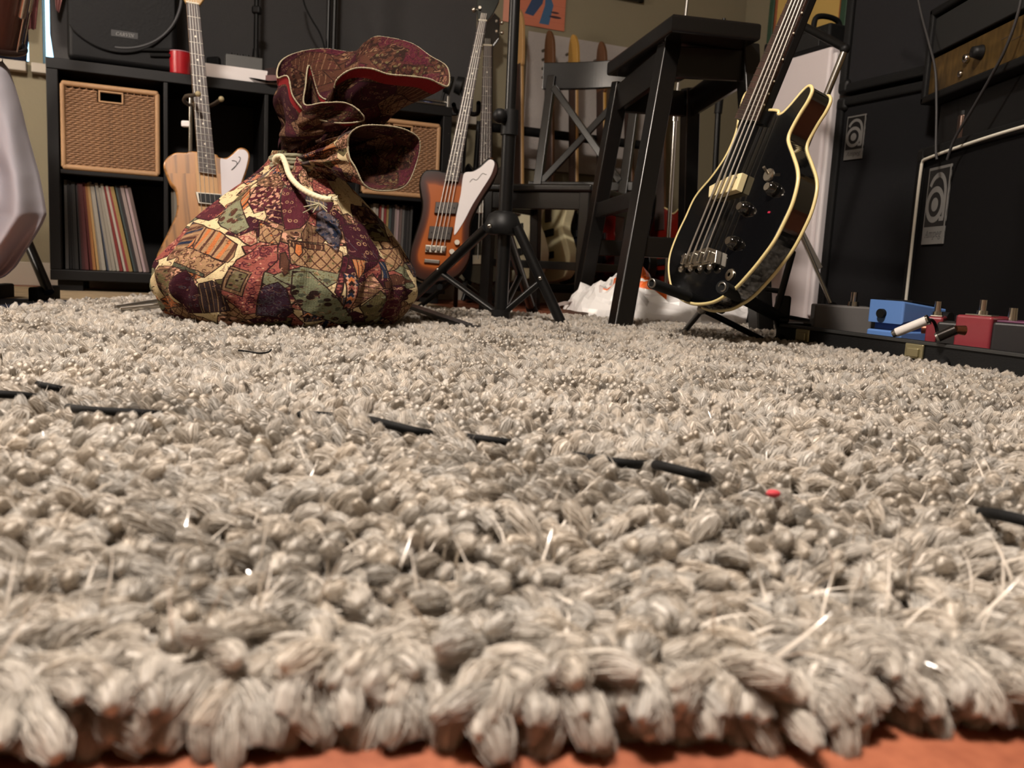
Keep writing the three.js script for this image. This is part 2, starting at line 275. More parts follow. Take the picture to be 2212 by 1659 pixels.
{ // cable, thread and a tiny red scrap lying in the pile
  const lay = (pts, dy) => pts.map(([x, y, k = 0]) => onLevel(x, y, 0.0478 + dy + k));
  single('instrument_cable', tube(lay([[-260, 830, -0.016], [-120, 842, -0.004], [-20, 850], [60, 856, -0.004], [120, 872, -0.018], [190, 886, -0.001], [310, 893, -0.002], [400, 896, -0.02], [600, 896, -0.018], [665, 896, -0.004], [720, 900, -0.006], [760, 906, -0.016], [810, 910, -0.003], [900, 932, -0.006], [960, 940, -0.016], [1030, 948, -0.006], [1090, 956, -0.008], [1200, 976, -0.022], [1295, 994, -0.005], [1355, 1002, -0.006], [1400, 1004, -0.012], [1436, 1008, 0.001], [1506, 1026, 0], [1560, 1040, -0.02], [1850, 1090, -0.024], [2060, 1105, -0.022], [2160, 1112, -0.002], [2260, 1135], [2400, 1150]], 0.001), 0.0034, 300, 10), M.blackRubber, 'black instrument cable snaking through the rug pile', 'cable');
  single('instrument_cable', tube(lay([[-200, 790, -0.02], [-60, 808, -0.02], [40, 822, -0.014], [78, 829, -0.002], [122, 838, -0.002], [160, 846, -0.02]], 0.001), 0.003, 80, 8), M.blackRubber, 'short end of thin black cable surfacing near the navy mat', 'cable');
  single('dark_thread', tube(lay([[515, 757], [535, 759], [560, 763], [578, 761], [586, 755]], 0.006), 0.0011, 30, 6), M.blackRubber, 'single dark curled thread lying on the rug before the bag', 'thread');
  single('red_scrap', ball(0.0035, 0, 0, 0, 8).scale(1.4, 0.7, 1).translate(...onLevel(1670, 1066, 0.044).toArray()), mat('#b0303a', 0.7), 'tiny red scrap caught in the rug pile', 'scrap');
}

// ---------------------------------------------------------------- tapestry bag
{
  const DEP = 1.72, S = FOCAL / DEP;
  const c0 = P(617, 560, DEP), bag = thing('tapestry_bag', 'patchwork tapestry sack tied with cord, standing on the shag rug', 'bag', V(c0.x, 0.036, c0.z));
  const prof = [[0.0, 0.0], [0.15, 0.0], [0.215, 0.012], [0.242, 0.045], [0.252, 0.08], [0.24, 0.118], [0.205, 0.168], [0.165, 0.212], [0.122, 0.252], [0.086, 0.282], [0.066, 0.308], [0.056, 0.332]];
  const curve = new THREE.CatmullRomCurve3(prof.map(p => V(p[0], p[1], 0)), false, 'centripetal');
  const shift = y => 0.034 * Math.min(1, Math.max(0, (y - 0.05) / 0.28));
  const sm = (a, b, x) => { const t = Math.min(1, Math.max(0, (x - a) / (b - a))); return t * t * (3 - 2 * t); };
  const crease = (th, at, w, d) => -d * Math.exp(-(((th - at) / w) ** 2));
  const body = (th, t) => {
    const q = curve.getPoint(t), y = q.y, k = sm(0.12, 0.3, y), low = 1 - sm(0.0, 0.05, y);
    let r = q.x * (1 + 0.03 * noise(Math.sin(th) * 2.2, Math.cos(th) * 2.2, y * 9) + 0.05 * noise(Math.sin(th) * 6, Math.cos(th) * 6, y * 16) + 0.025 * noise(Math.sin(th) * 13, Math.cos(th) * 13, y * 30)
      + k * (0.055 * Math.sin(9 * th + 0.6 + 2 * Math.sin(th)) + 0.03 * Math.sin(17 * th + 1.7)));
    const mid = sm(0.02, 0.12, y) * (1 - 0.4 * low);
    r += mid * (crease(th, -0.05, 0.05, 0.016) * sm(0.04, 0.16, y) + crease(th, 0.43, 0.06, 0.012) + crease(th, 1.15, 0.07, 0.02) * (1 - sm(0.2, 0.26, y)) + crease(th, -0.75, 0.06, 0.006) + crease(th, -1.25, 0.06, 0.012));
    return V(r * Math.sin(th) + shift(y), y + 0.006 * noise(th * 2, y * 10) * low, r * Math.cos(th));
  };
  // woven picture print of the cloth, laid out around the bag (u = angle, v = height)
  const TW = 2048, TH = 1024, tab = []; for (let i = 0; i <= 400; i++) { const q = curve.getPoint(i / 400); tab.push([q.y, q.x, i / 400]); }
  const tOf = y => { for (let i = 60; i <= 400; i++) if (tab[i][0] >= y && tab[i][1] > 0.2 || tab[i][0] >= y) return tab[i]; return tab[400]; };
  const place = (px, py) => { let d = DEP - 0.15, th = 0, e = tab[200]; for (let k = 0; k < 5; k++) { const w = P(px, py, d), y = Math.max(0.012, w.y - 0.036); e = tOf(y); const s = Math.max(-0.999, Math.min(0.999, (w.x - c0.x - shift(y)) / Math.max(e[1], 0.02))); th = Math.asin(s); d = DEP - e[1] * Math.cos(th); } return [(0.5 + th / 6.2832) * TW, (1 - e[2]) * TH]; };
  const C = { cream: '#cbb78e', sage: '#77775e', dsage: '#46483a', burg: '#371720', burg2: '#4c2028', rose: '#8a4c43', tan: '#957657', tan2: '#745842', brown: '#4b2f24', navy: '#242a3c', slate: '#4a4348', olive: '#5d5438', orange: '#b0683c', dark: '#2a1c18', pink: '#b78a72' };
  let ctx;
  const path = pts => { ctx.beginPath(); pts.forEach((p, i) => i ? ctx.lineTo(p[0], p[1]) : ctx.moveTo(p[0], p[1])); ctx.closePath(); };
  const bounds = pts => { const x = pts.map(p => p[0]), y = pts.map(p => p[1]); return [Math.min(...x), Math.min(...y), Math.max(...x), Math.max(...y)]; };
  function fillPatch(pts, col, pattern, a, b) {
    ctx.save(); path(pts); ctx.fillStyle = col; ctx.fill(); ctx.clip();
    const [x0, y0, x1, y1] = bounds(pts), w = x1 - x0, h = y1 - y0;
    const dots = (n, s, c) => { ctx.fillStyle = c; for (let i = 0; i < n; i++) { ctx.beginPath(); ctx.ellipse(rr(x0, x1), rr(y0, y1), rr(s * 0.5, s), rr(s * 0.4, s), rr(0, 3), 0, 6.3); ctx.fill(); } };
    if (pattern === 'leaf') { dots(w * h / 1400, 13, a); dots(w * h / 2600, 9, b); dots(w * h / 300, 3, C.olive); }
    if (pattern === 'paisley') { ctx.strokeStyle = a; ctx.lineWidth = 2.5; for (let i = 0; i < w * h / 230; i++) { const x = rr(x0, x1), y = rr(y0, y1), s = rr(4, 10), f = rr(0, 6); ctx.beginPath(); ctx.arc(x, y, s, f, f + rr(2.5, 5.4)); ctx.stroke(); } dots(w * h / 500, 4, b); }
    if (pattern === 'stripes') { for (let i = -2; i < 14; i++) { ctx.strokeStyle = i % 2 ? a : b; ctx.lineWidth = w / 16; ctx.beginPath(); ctx.moveTo(x0 + i * w / 8, y1 + 10); ctx.quadraticCurveTo(x0 + (i + 0.9) * w / 8, (y0 + y1) / 2, x0 + (i + 0.4) * w / 8, y0 - 10); ctx.stroke(); } }
    if (pattern === 'bands') { for (let i = 0; i < 9; i++) { ctx.fillStyle = [a, b, C.brown][i % 3]; ctx.save(); ctx.translate(x0, y0 + i * h / 9); ctx.rotate(-0.3); ctx.fillRect(-w, 0, w * 3, h / 15); ctx.restore(); } }
    if (pattern === 'diamond') { const s = 17; for (let i = 0; i < w / s + 1; i++) for (let j = 0; j < h / s + 1; j++) { ctx.fillStyle = [a, b, C.dark, C.orange][(i * 3 + j * 5 + (i * j) % 3) % 4]; ctx.beginPath(); const x = x0 + i * s, y = y0 + j * s; ctx.moveTo(x, y - s); ctx.lineTo(x + s / 2, y); ctx.lineTo(x, y + s); ctx.lineTo(x - s / 2, y); ctx.fill(); } }
    if (pattern === 'lattice') { ctx.strokeStyle = a; ctx.lineWidth = 3; for (let i = -9; i < 18; i++) { ctx.beginPath(); ctx.moveTo(x0 + i * 26, y0); ctx.lineTo(x0 + i * 26 + h * 0.7, y1); ctx.moveTo(x0 + i * 26, y1); ctx.lineTo(x0 + i * 26 + h * 0.7, y0); ctx.stroke(); } dots(w * h / 900, 5, b); }
    if (pattern === 'cups') { dots(w * h / 500, 8, a); ctx.strokeStyle = b; ctx.lineWidth = 3; for (let y = y0; y < y1; y += 26) { ctx.beginPath(); ctx.moveTo(x0, y); ctx.lineTo(x1, y + 14); ctx.stroke(); } }
    if (pattern === 'rings') { ctx.strokeStyle = a; ctx.lineWidth = 3; for (let i = 0; i < 4; i++) { const x = rr(x0 + w * 0.2, x1 - w * 0.2), y = y0 + h * (0.2 + 0.2 * i); for (const k of [-9, 9]) { ctx.beginPath(); ctx.arc(x + k, y, 5, 0, 6.3); ctx.stroke(); } } ctx.strokeStyle = b; ctx.lineWidth = 2; for (let i = 0; i < 9; i++) { ctx.beginPath(); const y = rr(y0, y1), x = rr(x0, x1); ctx.moveTo(x, y); ctx.lineTo(x + rr(-26, 26), y + rr(10, 50)); ctx.stroke(); } }
    if (pattern === 'figure') { dots(w * h / 260, 9, a); dots(w * h / 500, 7, b); dots(w * h / 700, 5, C.dark); }
    if (pattern === 'lines') { ctx.strokeStyle = a; ctx.lineWidth = 2.4; for (let x = x0; x < x1; x += 15) { ctx.beginPath(); ctx.moveTo(x, y0); ctx.quadraticCurveTo(x + 12, (y0 + y1) / 2, x + 3, y1); ctx.stroke(); } dots(w * h / 600, 3, b); }
    ctx.restore(); ctx.strokeStyle = C.dark; ctx.lineWidth = 3; path(pts); ctx.stroke();
  }
  const randomPatch = (x, y) => {
    const n = 4 + (rnd() * 3 | 0), s = rr(45, 95), f = rr(0, 6), pts = []; for (let i = 0; i < n; i++) { const a = f + i / n * 6.283; pts.push([x + Math.cos(a) * s * rr(0.7, 1.2), y + Math.sin(a) * s * rr(0.6, 1)]); }
    const k = [[C.sage, 'leaf', C.dsage, C.olive], [C.burg, 'rings', C.tan, C.burg2], [C.rose, 'paisley', C.burg2, C.pink], [C.tan, 'lattice', C.brown, C.tan2], [C.burg2, 'cups', C.pink, C.tan], [C.tan2, 'figure', C.pink, C.brown], [C.slate, 'lines', C.tan, C.navy], [C.pink, 'diamond', C.rose, C.navy], [C.orange, 'stripes', C.brown, C.tan], [C.olive, 'leaf', C.dark, C.sage]][rnd() * 10 | 0];
    fillPatch(pts, ...k);
  };
  const dabs = (n, w, h, cols) => { for (let i = 0; i < n; i++) { const x = rr(0, w), y = rr(0, h), a = rr(0, 6.3), l = rr(3, 13); ctx.strokeStyle = cols[rnd() * cols.length | 0]; ctx.globalAlpha = rr(0.35, 0.85); ctx.lineWidth = rr(1.5, 4); ctx.beginPath(); ctx.moveTo(x, y); ctx.quadraticCurveTo(x + Math.cos(a) * l, y + Math.sin(a) * l, x + Math.cos(a + 0.9) * l * 1.5, y + Math.sin(a + 0.9) * l * 1.5); ctx.stroke(); } ctx.globalAlpha = 1; };
  const weaveOver = (c, w, h) => { const im = c.getImageData(0, 0, w, h), d = im.data; for (let i = 0; i < d.length; i += 4) { const x = (i / 4) % w, y = (i / 4 / w) | 0, k = 0.86 + 0.2 * rnd() + ((x ^ y) & 1 ? 0.05 : -0.05); for (let j = 0; j < 3; j++) d[i + j] = Math.min(255, d[i + j] * k); } c.putImageData(im, 0, 0); };
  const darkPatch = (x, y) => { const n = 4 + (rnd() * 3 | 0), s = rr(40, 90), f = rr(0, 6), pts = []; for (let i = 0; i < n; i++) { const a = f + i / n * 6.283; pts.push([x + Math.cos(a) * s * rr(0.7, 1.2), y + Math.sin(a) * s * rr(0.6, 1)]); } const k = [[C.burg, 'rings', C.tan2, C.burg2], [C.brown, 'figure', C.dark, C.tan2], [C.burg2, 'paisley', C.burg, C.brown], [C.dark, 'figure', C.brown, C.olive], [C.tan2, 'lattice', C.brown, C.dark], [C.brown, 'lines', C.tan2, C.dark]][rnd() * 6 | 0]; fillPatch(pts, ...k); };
  const patches = [
    [[[359, 564], [385, 516], [418, 481], [437, 490], [407, 525], [396, 540]], C.tan2, 'bands', C.navy, C.tan],
    [[[426, 468], [454, 447], [480, 427], [472, 451], [461, 464], [437, 477]], C.burg2, 'rings', C.rose, C.burg],
    [[[491, 440], [534, 412], [537, 492], [511, 507], [480, 490], [472, 481]], C.sage, 'leaf', C.brown, C.dsage],
    [[[491, 436], [530, 405], [565, 384], [590, 380], [545, 400], [534, 414], [495, 445]], C.olive, 'figure', C.dark, C.tan2],
    [[[438, 488], [476, 500], [513, 529], [506, 555], [493, 568], [411, 533]], C.tan, 'stripes', C.brown, C.orange],
    [[[400, 536], [422, 538], [487, 568], [461, 590], [441, 600], [368, 564]], C.tan, 'paisley', C.brown, C.pink],
    [[[370, 560], [441, 592], [440, 600], [366, 570]], C.dsage, 'leaf', C.tan, C.dark],
    [[[398, 583], [426, 622], [437, 676], [405, 676], [374, 630], [366, 612]], C.burg, 'rings', C.slate, C.burg2],
    [[[428, 614], [460, 607], [485, 618], [496, 672], [440, 676]], '#3a2c2c', 'lines', C.tan, C.navy],
    [[[340, 585], [372, 579], [363, 616], [357, 650], [344, 640]], C.tan2, 'figure', C.olive, C.brown],
    [[[346, 640], [362, 635], [392, 662], [350, 672]], C.orange, 'figure', C.tan2, C.brown],
    [[[537, 436], [560, 405], [607, 400], [608, 446], [575, 452], [545, 462]], C.burg2, 'figure', C.pink, C.brown],
    [[[567, 447], [610, 438], [610, 487], [572, 472]], C.burg, 'cups', C.pink, C.tan],
    [[[556, 481], [610, 499], [602, 531], [556, 521]], C.tan, 'lattice', C.brown, C.orange],
    [[[511, 512], [550, 497], [552, 525], [537, 533]], C.pink, 'paisley', C.rose, C.tan],
    [[[511, 562], [554, 533], [600, 529], [600, 562], [569, 590], [560, 676], [526, 681], [478, 634], [490, 596]], C.rose, 'paisley', C.burg2, C.pink],
    [[[500, 575], [541, 590], [522, 642], [480, 625]], C.tan2, 'lines', C.tan, C.tan],
    [[[505, 583], [533, 594], [517, 632], [488, 621]], '#6b6149', 'figure', C.olive, C.tan2],
    [[[563, 620], [600, 610], [619, 627], [634, 674], [615, 688], [554, 682]], '#33202c', 'paisley', C.slate, C.burg],
    [[[605, 548], [616, 546], [625, 565], [624, 590], [614, 596], [604, 578]], C.brown],
    [[[611, 403], [656, 425], [674, 464], [663, 481], [648, 494], [615, 499]], C.burg2, 'rings', C.tan, C.burg],
    [[[650, 507], [665, 481], [685, 490], [704, 520], [695, 531], [654, 525]], C.tan2, 'lines', C.brown, C.burg],
    [[[622, 520], [704, 527], [739, 546], [739, 577], [730, 592], [628, 570]], C.tan, 'lattice', C.brown, C.olive],
    [[[630, 522], [700, 530], [702, 542], [630, 534]], C.brown, 'lines', C.tan, C.dark],
    [[[638, 528], [652, 530], [654, 548], [646, 556], [636, 546]], C.orange],
    [[[687, 460], [698, 453], [730, 477], [739, 507], [728, 546], [685, 499]], C.slate, 'figure', C.navy, '#6a6266'],
    [[[632, 586], [672, 588], [764, 702], [730, 702], [654, 672], [628, 633]], '#6e7058', 'leaf', C.dark, C.dsage],
    [[[643, 380], [672, 384], [672, 404], [652, 400]], C.tan, 'figure', C.pink, C.brown],
    [[[676, 392], [711, 416], [704, 423], [680, 412]], C.rose, 'paisley', C.burg, C.pink],
    [[[737, 488], [780, 481], [812, 499], [815, 564], [780, 564], [752, 551]], C.burg, 'rings', C.tan, C.slate],
    [[[760, 442], [808, 453], [815, 483], [769, 483]], '#371b1f', 'figure', C.tan2, C.brown],
    [[[739, 555], [752, 551], [743, 599], [730, 646], [721, 631]], C.burg2, 'figure', C.burg, C.rose],
    [[[741, 588], [765, 597], [775, 662], [739, 668]], C.pink, 'diamond', C.rose, C.navy],
    [[[756, 560], [784, 562], [780, 588], [769, 605]], C.orange, 'stripes', C.tan, C.brown],
    [[[769, 616], [804, 592], [821, 624], [752, 672]], C.tan2, 'cups', C.pink, C.burg],
    [[[773, 664], [817, 627], [822, 700], [784, 704]], C.olive, 'leaf', C.dark, C.sage],
    [[[821, 627], [845, 620], [866, 662], [838, 696], [819, 678]], C.burg2, 'paisley', C.tan2, C.burg],
    [[[821, 609], [860, 594], [884, 609], [823, 624]], C.brown],
    [[[815, 566], [834, 566], [834, 601], [817, 601]], C.navy, 'lines', C.tan, C.navy],
    [[[826, 468], [860, 481], [888, 525], [884, 572], [852, 512]], C.sage, 'leaf', C.dsage, C.dark],
    [[[834, 540], [850, 530], [862, 580], [836, 598]], C.tan, 'lattice', C.brown, C.olive],
    [[[555, 392], [600, 374], [612, 400], [566, 404]], C.tan2, 'figure', C.brown, C.pink],
  ];
  const print = canvas(TW, TH, (c, w, h) => {
    ctx = c; c.fillStyle = C.cream; c.fillRect(0, 0, w, h);
    for (let i = 0; i < 190; i++) randomPatch(rr(0, w), rr(0, h));
    for (let i = 0; i < 26; i++) randomPatch(rr(w * 0.3, w * 0.7), rr(0, h * 0.17));
    for (let i = 0; i < 30; i++) randomPatch(rr(w * 0.27, w * 0.73), rr(h * 0.74, h));
    for (const [pts, ...k] of patches) fillPatch(pts.map(p => place(...p)), ...k);
    dabs(5200, w, h, [C.brown, C.dark, C.tan, C.tan2, C.burg, C.olive, C.pink]);
    weaveOver(c, w, h);
  });
  const loose = canvas(1024, 512, (c, w, h) => { ctx = c; c.fillStyle = C.cream; c.fillRect(0, 0, w, h); for (let i = 0; i < 130; i++) randomPatch(rr(-30, w + 30), rr(-30, h + 30)); weaveOver(c, w, h); });
  const loose2 = canvas(1024, 512, (c, w, h) => { ctx = c; c.fillStyle = C.burg; c.fillRect(0, 0, w, h); for (let i = 0; i < 120; i++) darkPatch(rr(-30, w + 30), rr(-30, h + 30)); dabs(2600, w, h, [C.dark, C.burg, C.dark, C.brown, C.tan2]); ctx.fillStyle = '#7d2022'; ctx.fillRect(0, 0, w, 46); weaveOver(c, w, h); });  // collar print in darker patches, the collar's shade painted into the cloth colour
  const threads = grain(256, 256, (x, y) => 0.5 + 0.25 * Math.sin(x * 6.283 * 64) + 0.25 * Math.sin(y * 6.283 * 64) + rr(-0.2, 0.2), false, [5, 3]);
  const cloth = map => mat('#ffffff', 0.92, { specularIntensity: 0.2, map, bumpMap: threads, bumpScale: 0.0012 });
  const reverse = canvas(1024, 512, (c, w, h) => { ctx = c; c.fillStyle = C.brown; c.fillRect(0, 0, w, h); for (let i = 0; i < 110; i++) darkPatch(rr(-30, w + 30), rr(-30, h + 30)); dabs(5000, w, h, [C.brown, C.tan2, C.burg2, C.dark, C.brown]); weaveOver(c, w, h); });   // wrong side of the weave
  const backMat = mat('#ffffff', 0.95, { map: reverse, specularIntensity: 0.15, bumpMap: threads, bumpScale: 0.001 });
  part('sack_body', sheet(260, 110, (u, v) => { const p = body((u - 0.5) * 6.28318, v); p.u = u; p.v = v; return p; }, true), cloth(print), bag);
  // open cloth above the tie: lofted from the neck to a wavy rim
  const inv = V(-c0.x, -0.036, -c0.z);
  const at = (px, py, near) => P(px, py, DEP - near).add(inv);
  const neck = (k, cx, cy, near, r, h = 0.35) => V(0, 0, 0).copy(at(cx, cy, near)).add(V(r * Math.cos(k), h * r * Math.sin(k) * 0, r * Math.sin(k)));
  function loft(rimPts, base, nu, nv, wob, uvScale) {
    const rim = new THREE.CatmullRomCurve3(rimPts.map(p => at(...p)), true, 'centripetal');
    return { rim, f: (u, v) => { const a = base(u), b = rim.getPoint(u % 1), e = Math.pow(v, 1.15), p = a.clone().lerp(b, e); const out = Math.sin(Math.PI * v); p.x += wob * out * noise(u * 9, v * 3, 2); p.z += wob * out * noise(u * 11, v * 3, 7) + 0.01 * out * Math.sin(u * 6.283 * 9); p.y += 0.3 * wob * out * noise(u * 8, v * 4, 12); p.u = u * uvScale[0]; p.v = v * uvScale[1]; return p; } };
  }
  const rimA = [[600, 168, 0.03], [612, 128, -0.06], [650, 112, -0.09], [700, 106, -0.11], [768, 112, -0.11], [790, 92, -0.1], [812, 80, -0.09], [850, 84, -0.08], [892, 96, -0.06], [930, 122, -0.03], [966, 146, 0.0], [967, 186, 0.03], [925, 170, 0.07], [880, 164, 0.09], [838, 160, 0.1], [800, 148, 0.11], [762, 149, 0.11], [728, 172, 0.1], [716, 214, 0.07], [690, 206, 0.05], [668, 142, 0.06], [660, 185, 0.09], [658, 226, 0.11], [700, 222, 0.13], [748, 223, 0.13], [776, 240, 0.13], [786, 258, 0.12], [735, 266, 0.12], [672, 250, 0.1], [634, 210, 0.09], [622, 166, 0.07]];
  const start = Math.PI;                                       // the loop starts at the left and runs behind, right, front
  const baseA = u => neck(start + u * 6.283, 655, 338, 0, 0.05);
  const a = loft(rimA, baseA, 0, 0, 0.03, [2, 1]);
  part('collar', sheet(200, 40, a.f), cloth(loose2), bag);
  const inner = sheet(200, 40, a.f); { const n = inner.attributes.normal, p = inner.attributes.position; for (let i = 0; i < p.count; i++) p.setXYZ(i, p.getX(i) + n.getX(i) * 0.0022, p.getY(i) + n.getY(i) * 0.0022, p.getZ(i) + n.getZ(i) * 0.0022); }
  part('collar_lining', inner, backMat, bag);
  const hem = (curve, r, n) => { const pts = curve.getSpacedPoints(n); return join(pts.map((p, i) => ball(r * rr(0.8, 1.25), p.x, p.y, p.z, 6))); };
  part('serged_edge', join([hem(a.rim, 0.0017, 560), new THREE.TubeGeometry(a.rim, 400, 0.0012, 6, true)]), mat('#8b8169', 0.9), bag);
  const rimB = [[752, 318, 0.13], [756, 290, 0.14], [776, 274, 0.14], [826, 271, 0.12], [880, 282, 0.09], [906, 303, 0.07], [900, 350, 0.07], [874, 402, 0.09], [812, 411, 0.13], [786, 398, 0.15], [768, 362, 0.15], [756, 342, 0.14]];
  const baseB = u => neck(2.6 + u * 6.283, 672, 350, 0.035, 0.034).add(V(0, 0.018 * Math.sin(u * 6.283), 0));
  const b = loft(rimB, baseB, 0, 0, 0.012, [1, 1]);
  part('folded_flap', sheet(120, 26, b.f), cloth(loose), bag);
  const innerB = sheet(120, 26, b.f); { const n = innerB.attributes.normal, p = innerB.attributes.position; for (let i = 0; i < p.count; i++) p.setXYZ(i, p.getX(i) + n.getX(i) * 0.002, p.getY(i) + n.getY(i) * 0.002, p.getZ(i) + n.getZ(i) * 0.002); }
  part('flap_lining', innerB, mat('#ffffff', 0.95, { map: reverse, specularIntensity: 0.15, bumpMap: threads, bumpScale: 0.001 }), bag);
  part('serged_edge', join([hem(b.rim, 0.0015, 260), new THREE.TubeGeometry(b.rim, 200, 0.0011, 6, true)]), mat('#8b8169', 0.9), bag);
  // cord: olive turns around the neck, cream free end
  const cordBump = grain(64, 64, (x, y) => 0.5 + 0.5 * Math.sin((x * 40 + y * 3) * 6.283), false);
  const turn = (py, r, tilt) => { const c = at(654, py, 0); const pts = []; for (let i = 0; i < 14; i++) { const t = i / 14 * 6.283; pts.push(V(c.x + r * Math.cos(t), c.y + tilt * Math.sin(t + 1), c.z + r * Math.sin(t))); } return tube(pts, 0.0042, 60, 8, true); };
  [[346, 0.061, 0.003], [353, 0.062, -0.002], [361, 0.062, 0.002], [369, 0.064, -0.003]].forEach(v => part('cord', turn(...v), mat('#77735c', 0.8, { bumpMap: cordBump, bumpScale: 0.001 }), bag));
  part('cord_end', tube([[606, 356, 0.06], [594, 350, 0.066], [596, 340, 0.07], [608, 338, 0.072], [616, 352, 0.08], [624, 376, 0.1], [645, 402, 0.14], [676, 421, 0.17], [704, 430, 0.185], [718, 430, 0.19]].map(p => at(...p)), 0.0052, 80, 10), mat('#cfc4a4', 0.75, { bumpMap: cordBump, bumpScale: 0.001 }), bag);
  const tipC = at(722, 430, 0.19); part('cord_tip', join(Array.from({ length: 9 }, (_, i) => rod(tipC.clone().add(V(-0.004, rr(-0.003, 0.003), rr(-0.003, 0.003))), tipC.clone().add(V(0.006, rr(-0.006, 0.006), rr(-0.004, 0.006))), 0.0013, 0.001, 6))), mat('#cfc4a4', 0.85), bag);
  const kn = at(690, 440, 0.19); part('tassel', join(Array.from({ length: 7 }, (_, i) => rod(kn, kn.clone().add(V(rr(-0.028, 0.018), rr(-0.02, 0.03), rr(0, 0.012))), 0.0018, 0.001, 6))), mat('#9b9377', 0.85), bag);
}

// ---------------------------------------------------------------- cube shelf and what stands in it and on it
const SH = { w: 1.42, h: 0.735, d: 0.37, o: 0.036, i: 0.015, foot: 0.042, a: -3.09, b: 0.425 };   // a, b: front left corner in the room
SH.cw = (SH.w - 2 * SH.o - 3 * SH.i) / 4; SH.ch = (SH.h - 2 * SH.o - SH.i) / 2; SH.top = SH.foot + SH.h;
const cellX = c => SH.a + SH.o + c * (SH.cw + SH.i), cellY = r => SH.foot + SH.o + r * (SH.ch + SH.i);
const inShelf = (x, y, z) => room(x, y, SH.b - z);             // z measured back from the shelf front
{
  const g = thing('cube_shelf', 'black eight-cube shelf unit along the back wall', 'shelf', room(SH.a, 0, SH.b), YAW);
  const m = SH.d / 2;
  part('top_panel', box(SH.w, SH.o, SH.d), M.shelf, g, V(SH.w / 2, SH.top - SH.o / 2, -m));
  part('bottom_panel', box(SH.w, SH.o, SH.d), M.shelf, g, V(SH.w / 2, SH.foot + SH.o / 2, -m));
  for (const x of [SH.o / 2, SH.w - SH.o / 2]) part('side_panel', box(SH.o, SH.h - 2 * SH.o, SH.d), M.shelf, g, V(x, SH.foot + SH.h / 2, -m));
  for (let c = 1; c < 4; c++) part('divider', box(SH.i, SH.h - 2 * SH.o, SH.d - 0.004), M.shelf, g, V(SH.o + c * (SH.cw + SH.i) - SH.i / 2, SH.foot + SH.h / 2, -m));
  for (let c = 0; c < 4; c++) part('shelf_board', box(SH.cw, SH.i, SH.d - 0.006), M.shelf, g, V(SH.o + c * (SH.cw + SH.i) + SH.cw / 2, SH.foot + SH.h / 2, -m));
  part('back_panel', box(SH.w - 0.02, SH.h - 0.02, 0.006, 0.001), M.shelf, g, V(SH.w / 2, SH.foot + SH.h / 2, -SH.d + 0.002));
  for (const x of [0.06, 0.7, SH.w - 0.06]) for (const z of [-0.05, -SH.d + 0.05]) part('foot', box(0.08, SH.foot, 0.05), M.shelf, g, V(x, SH.foot / 2, z));
}
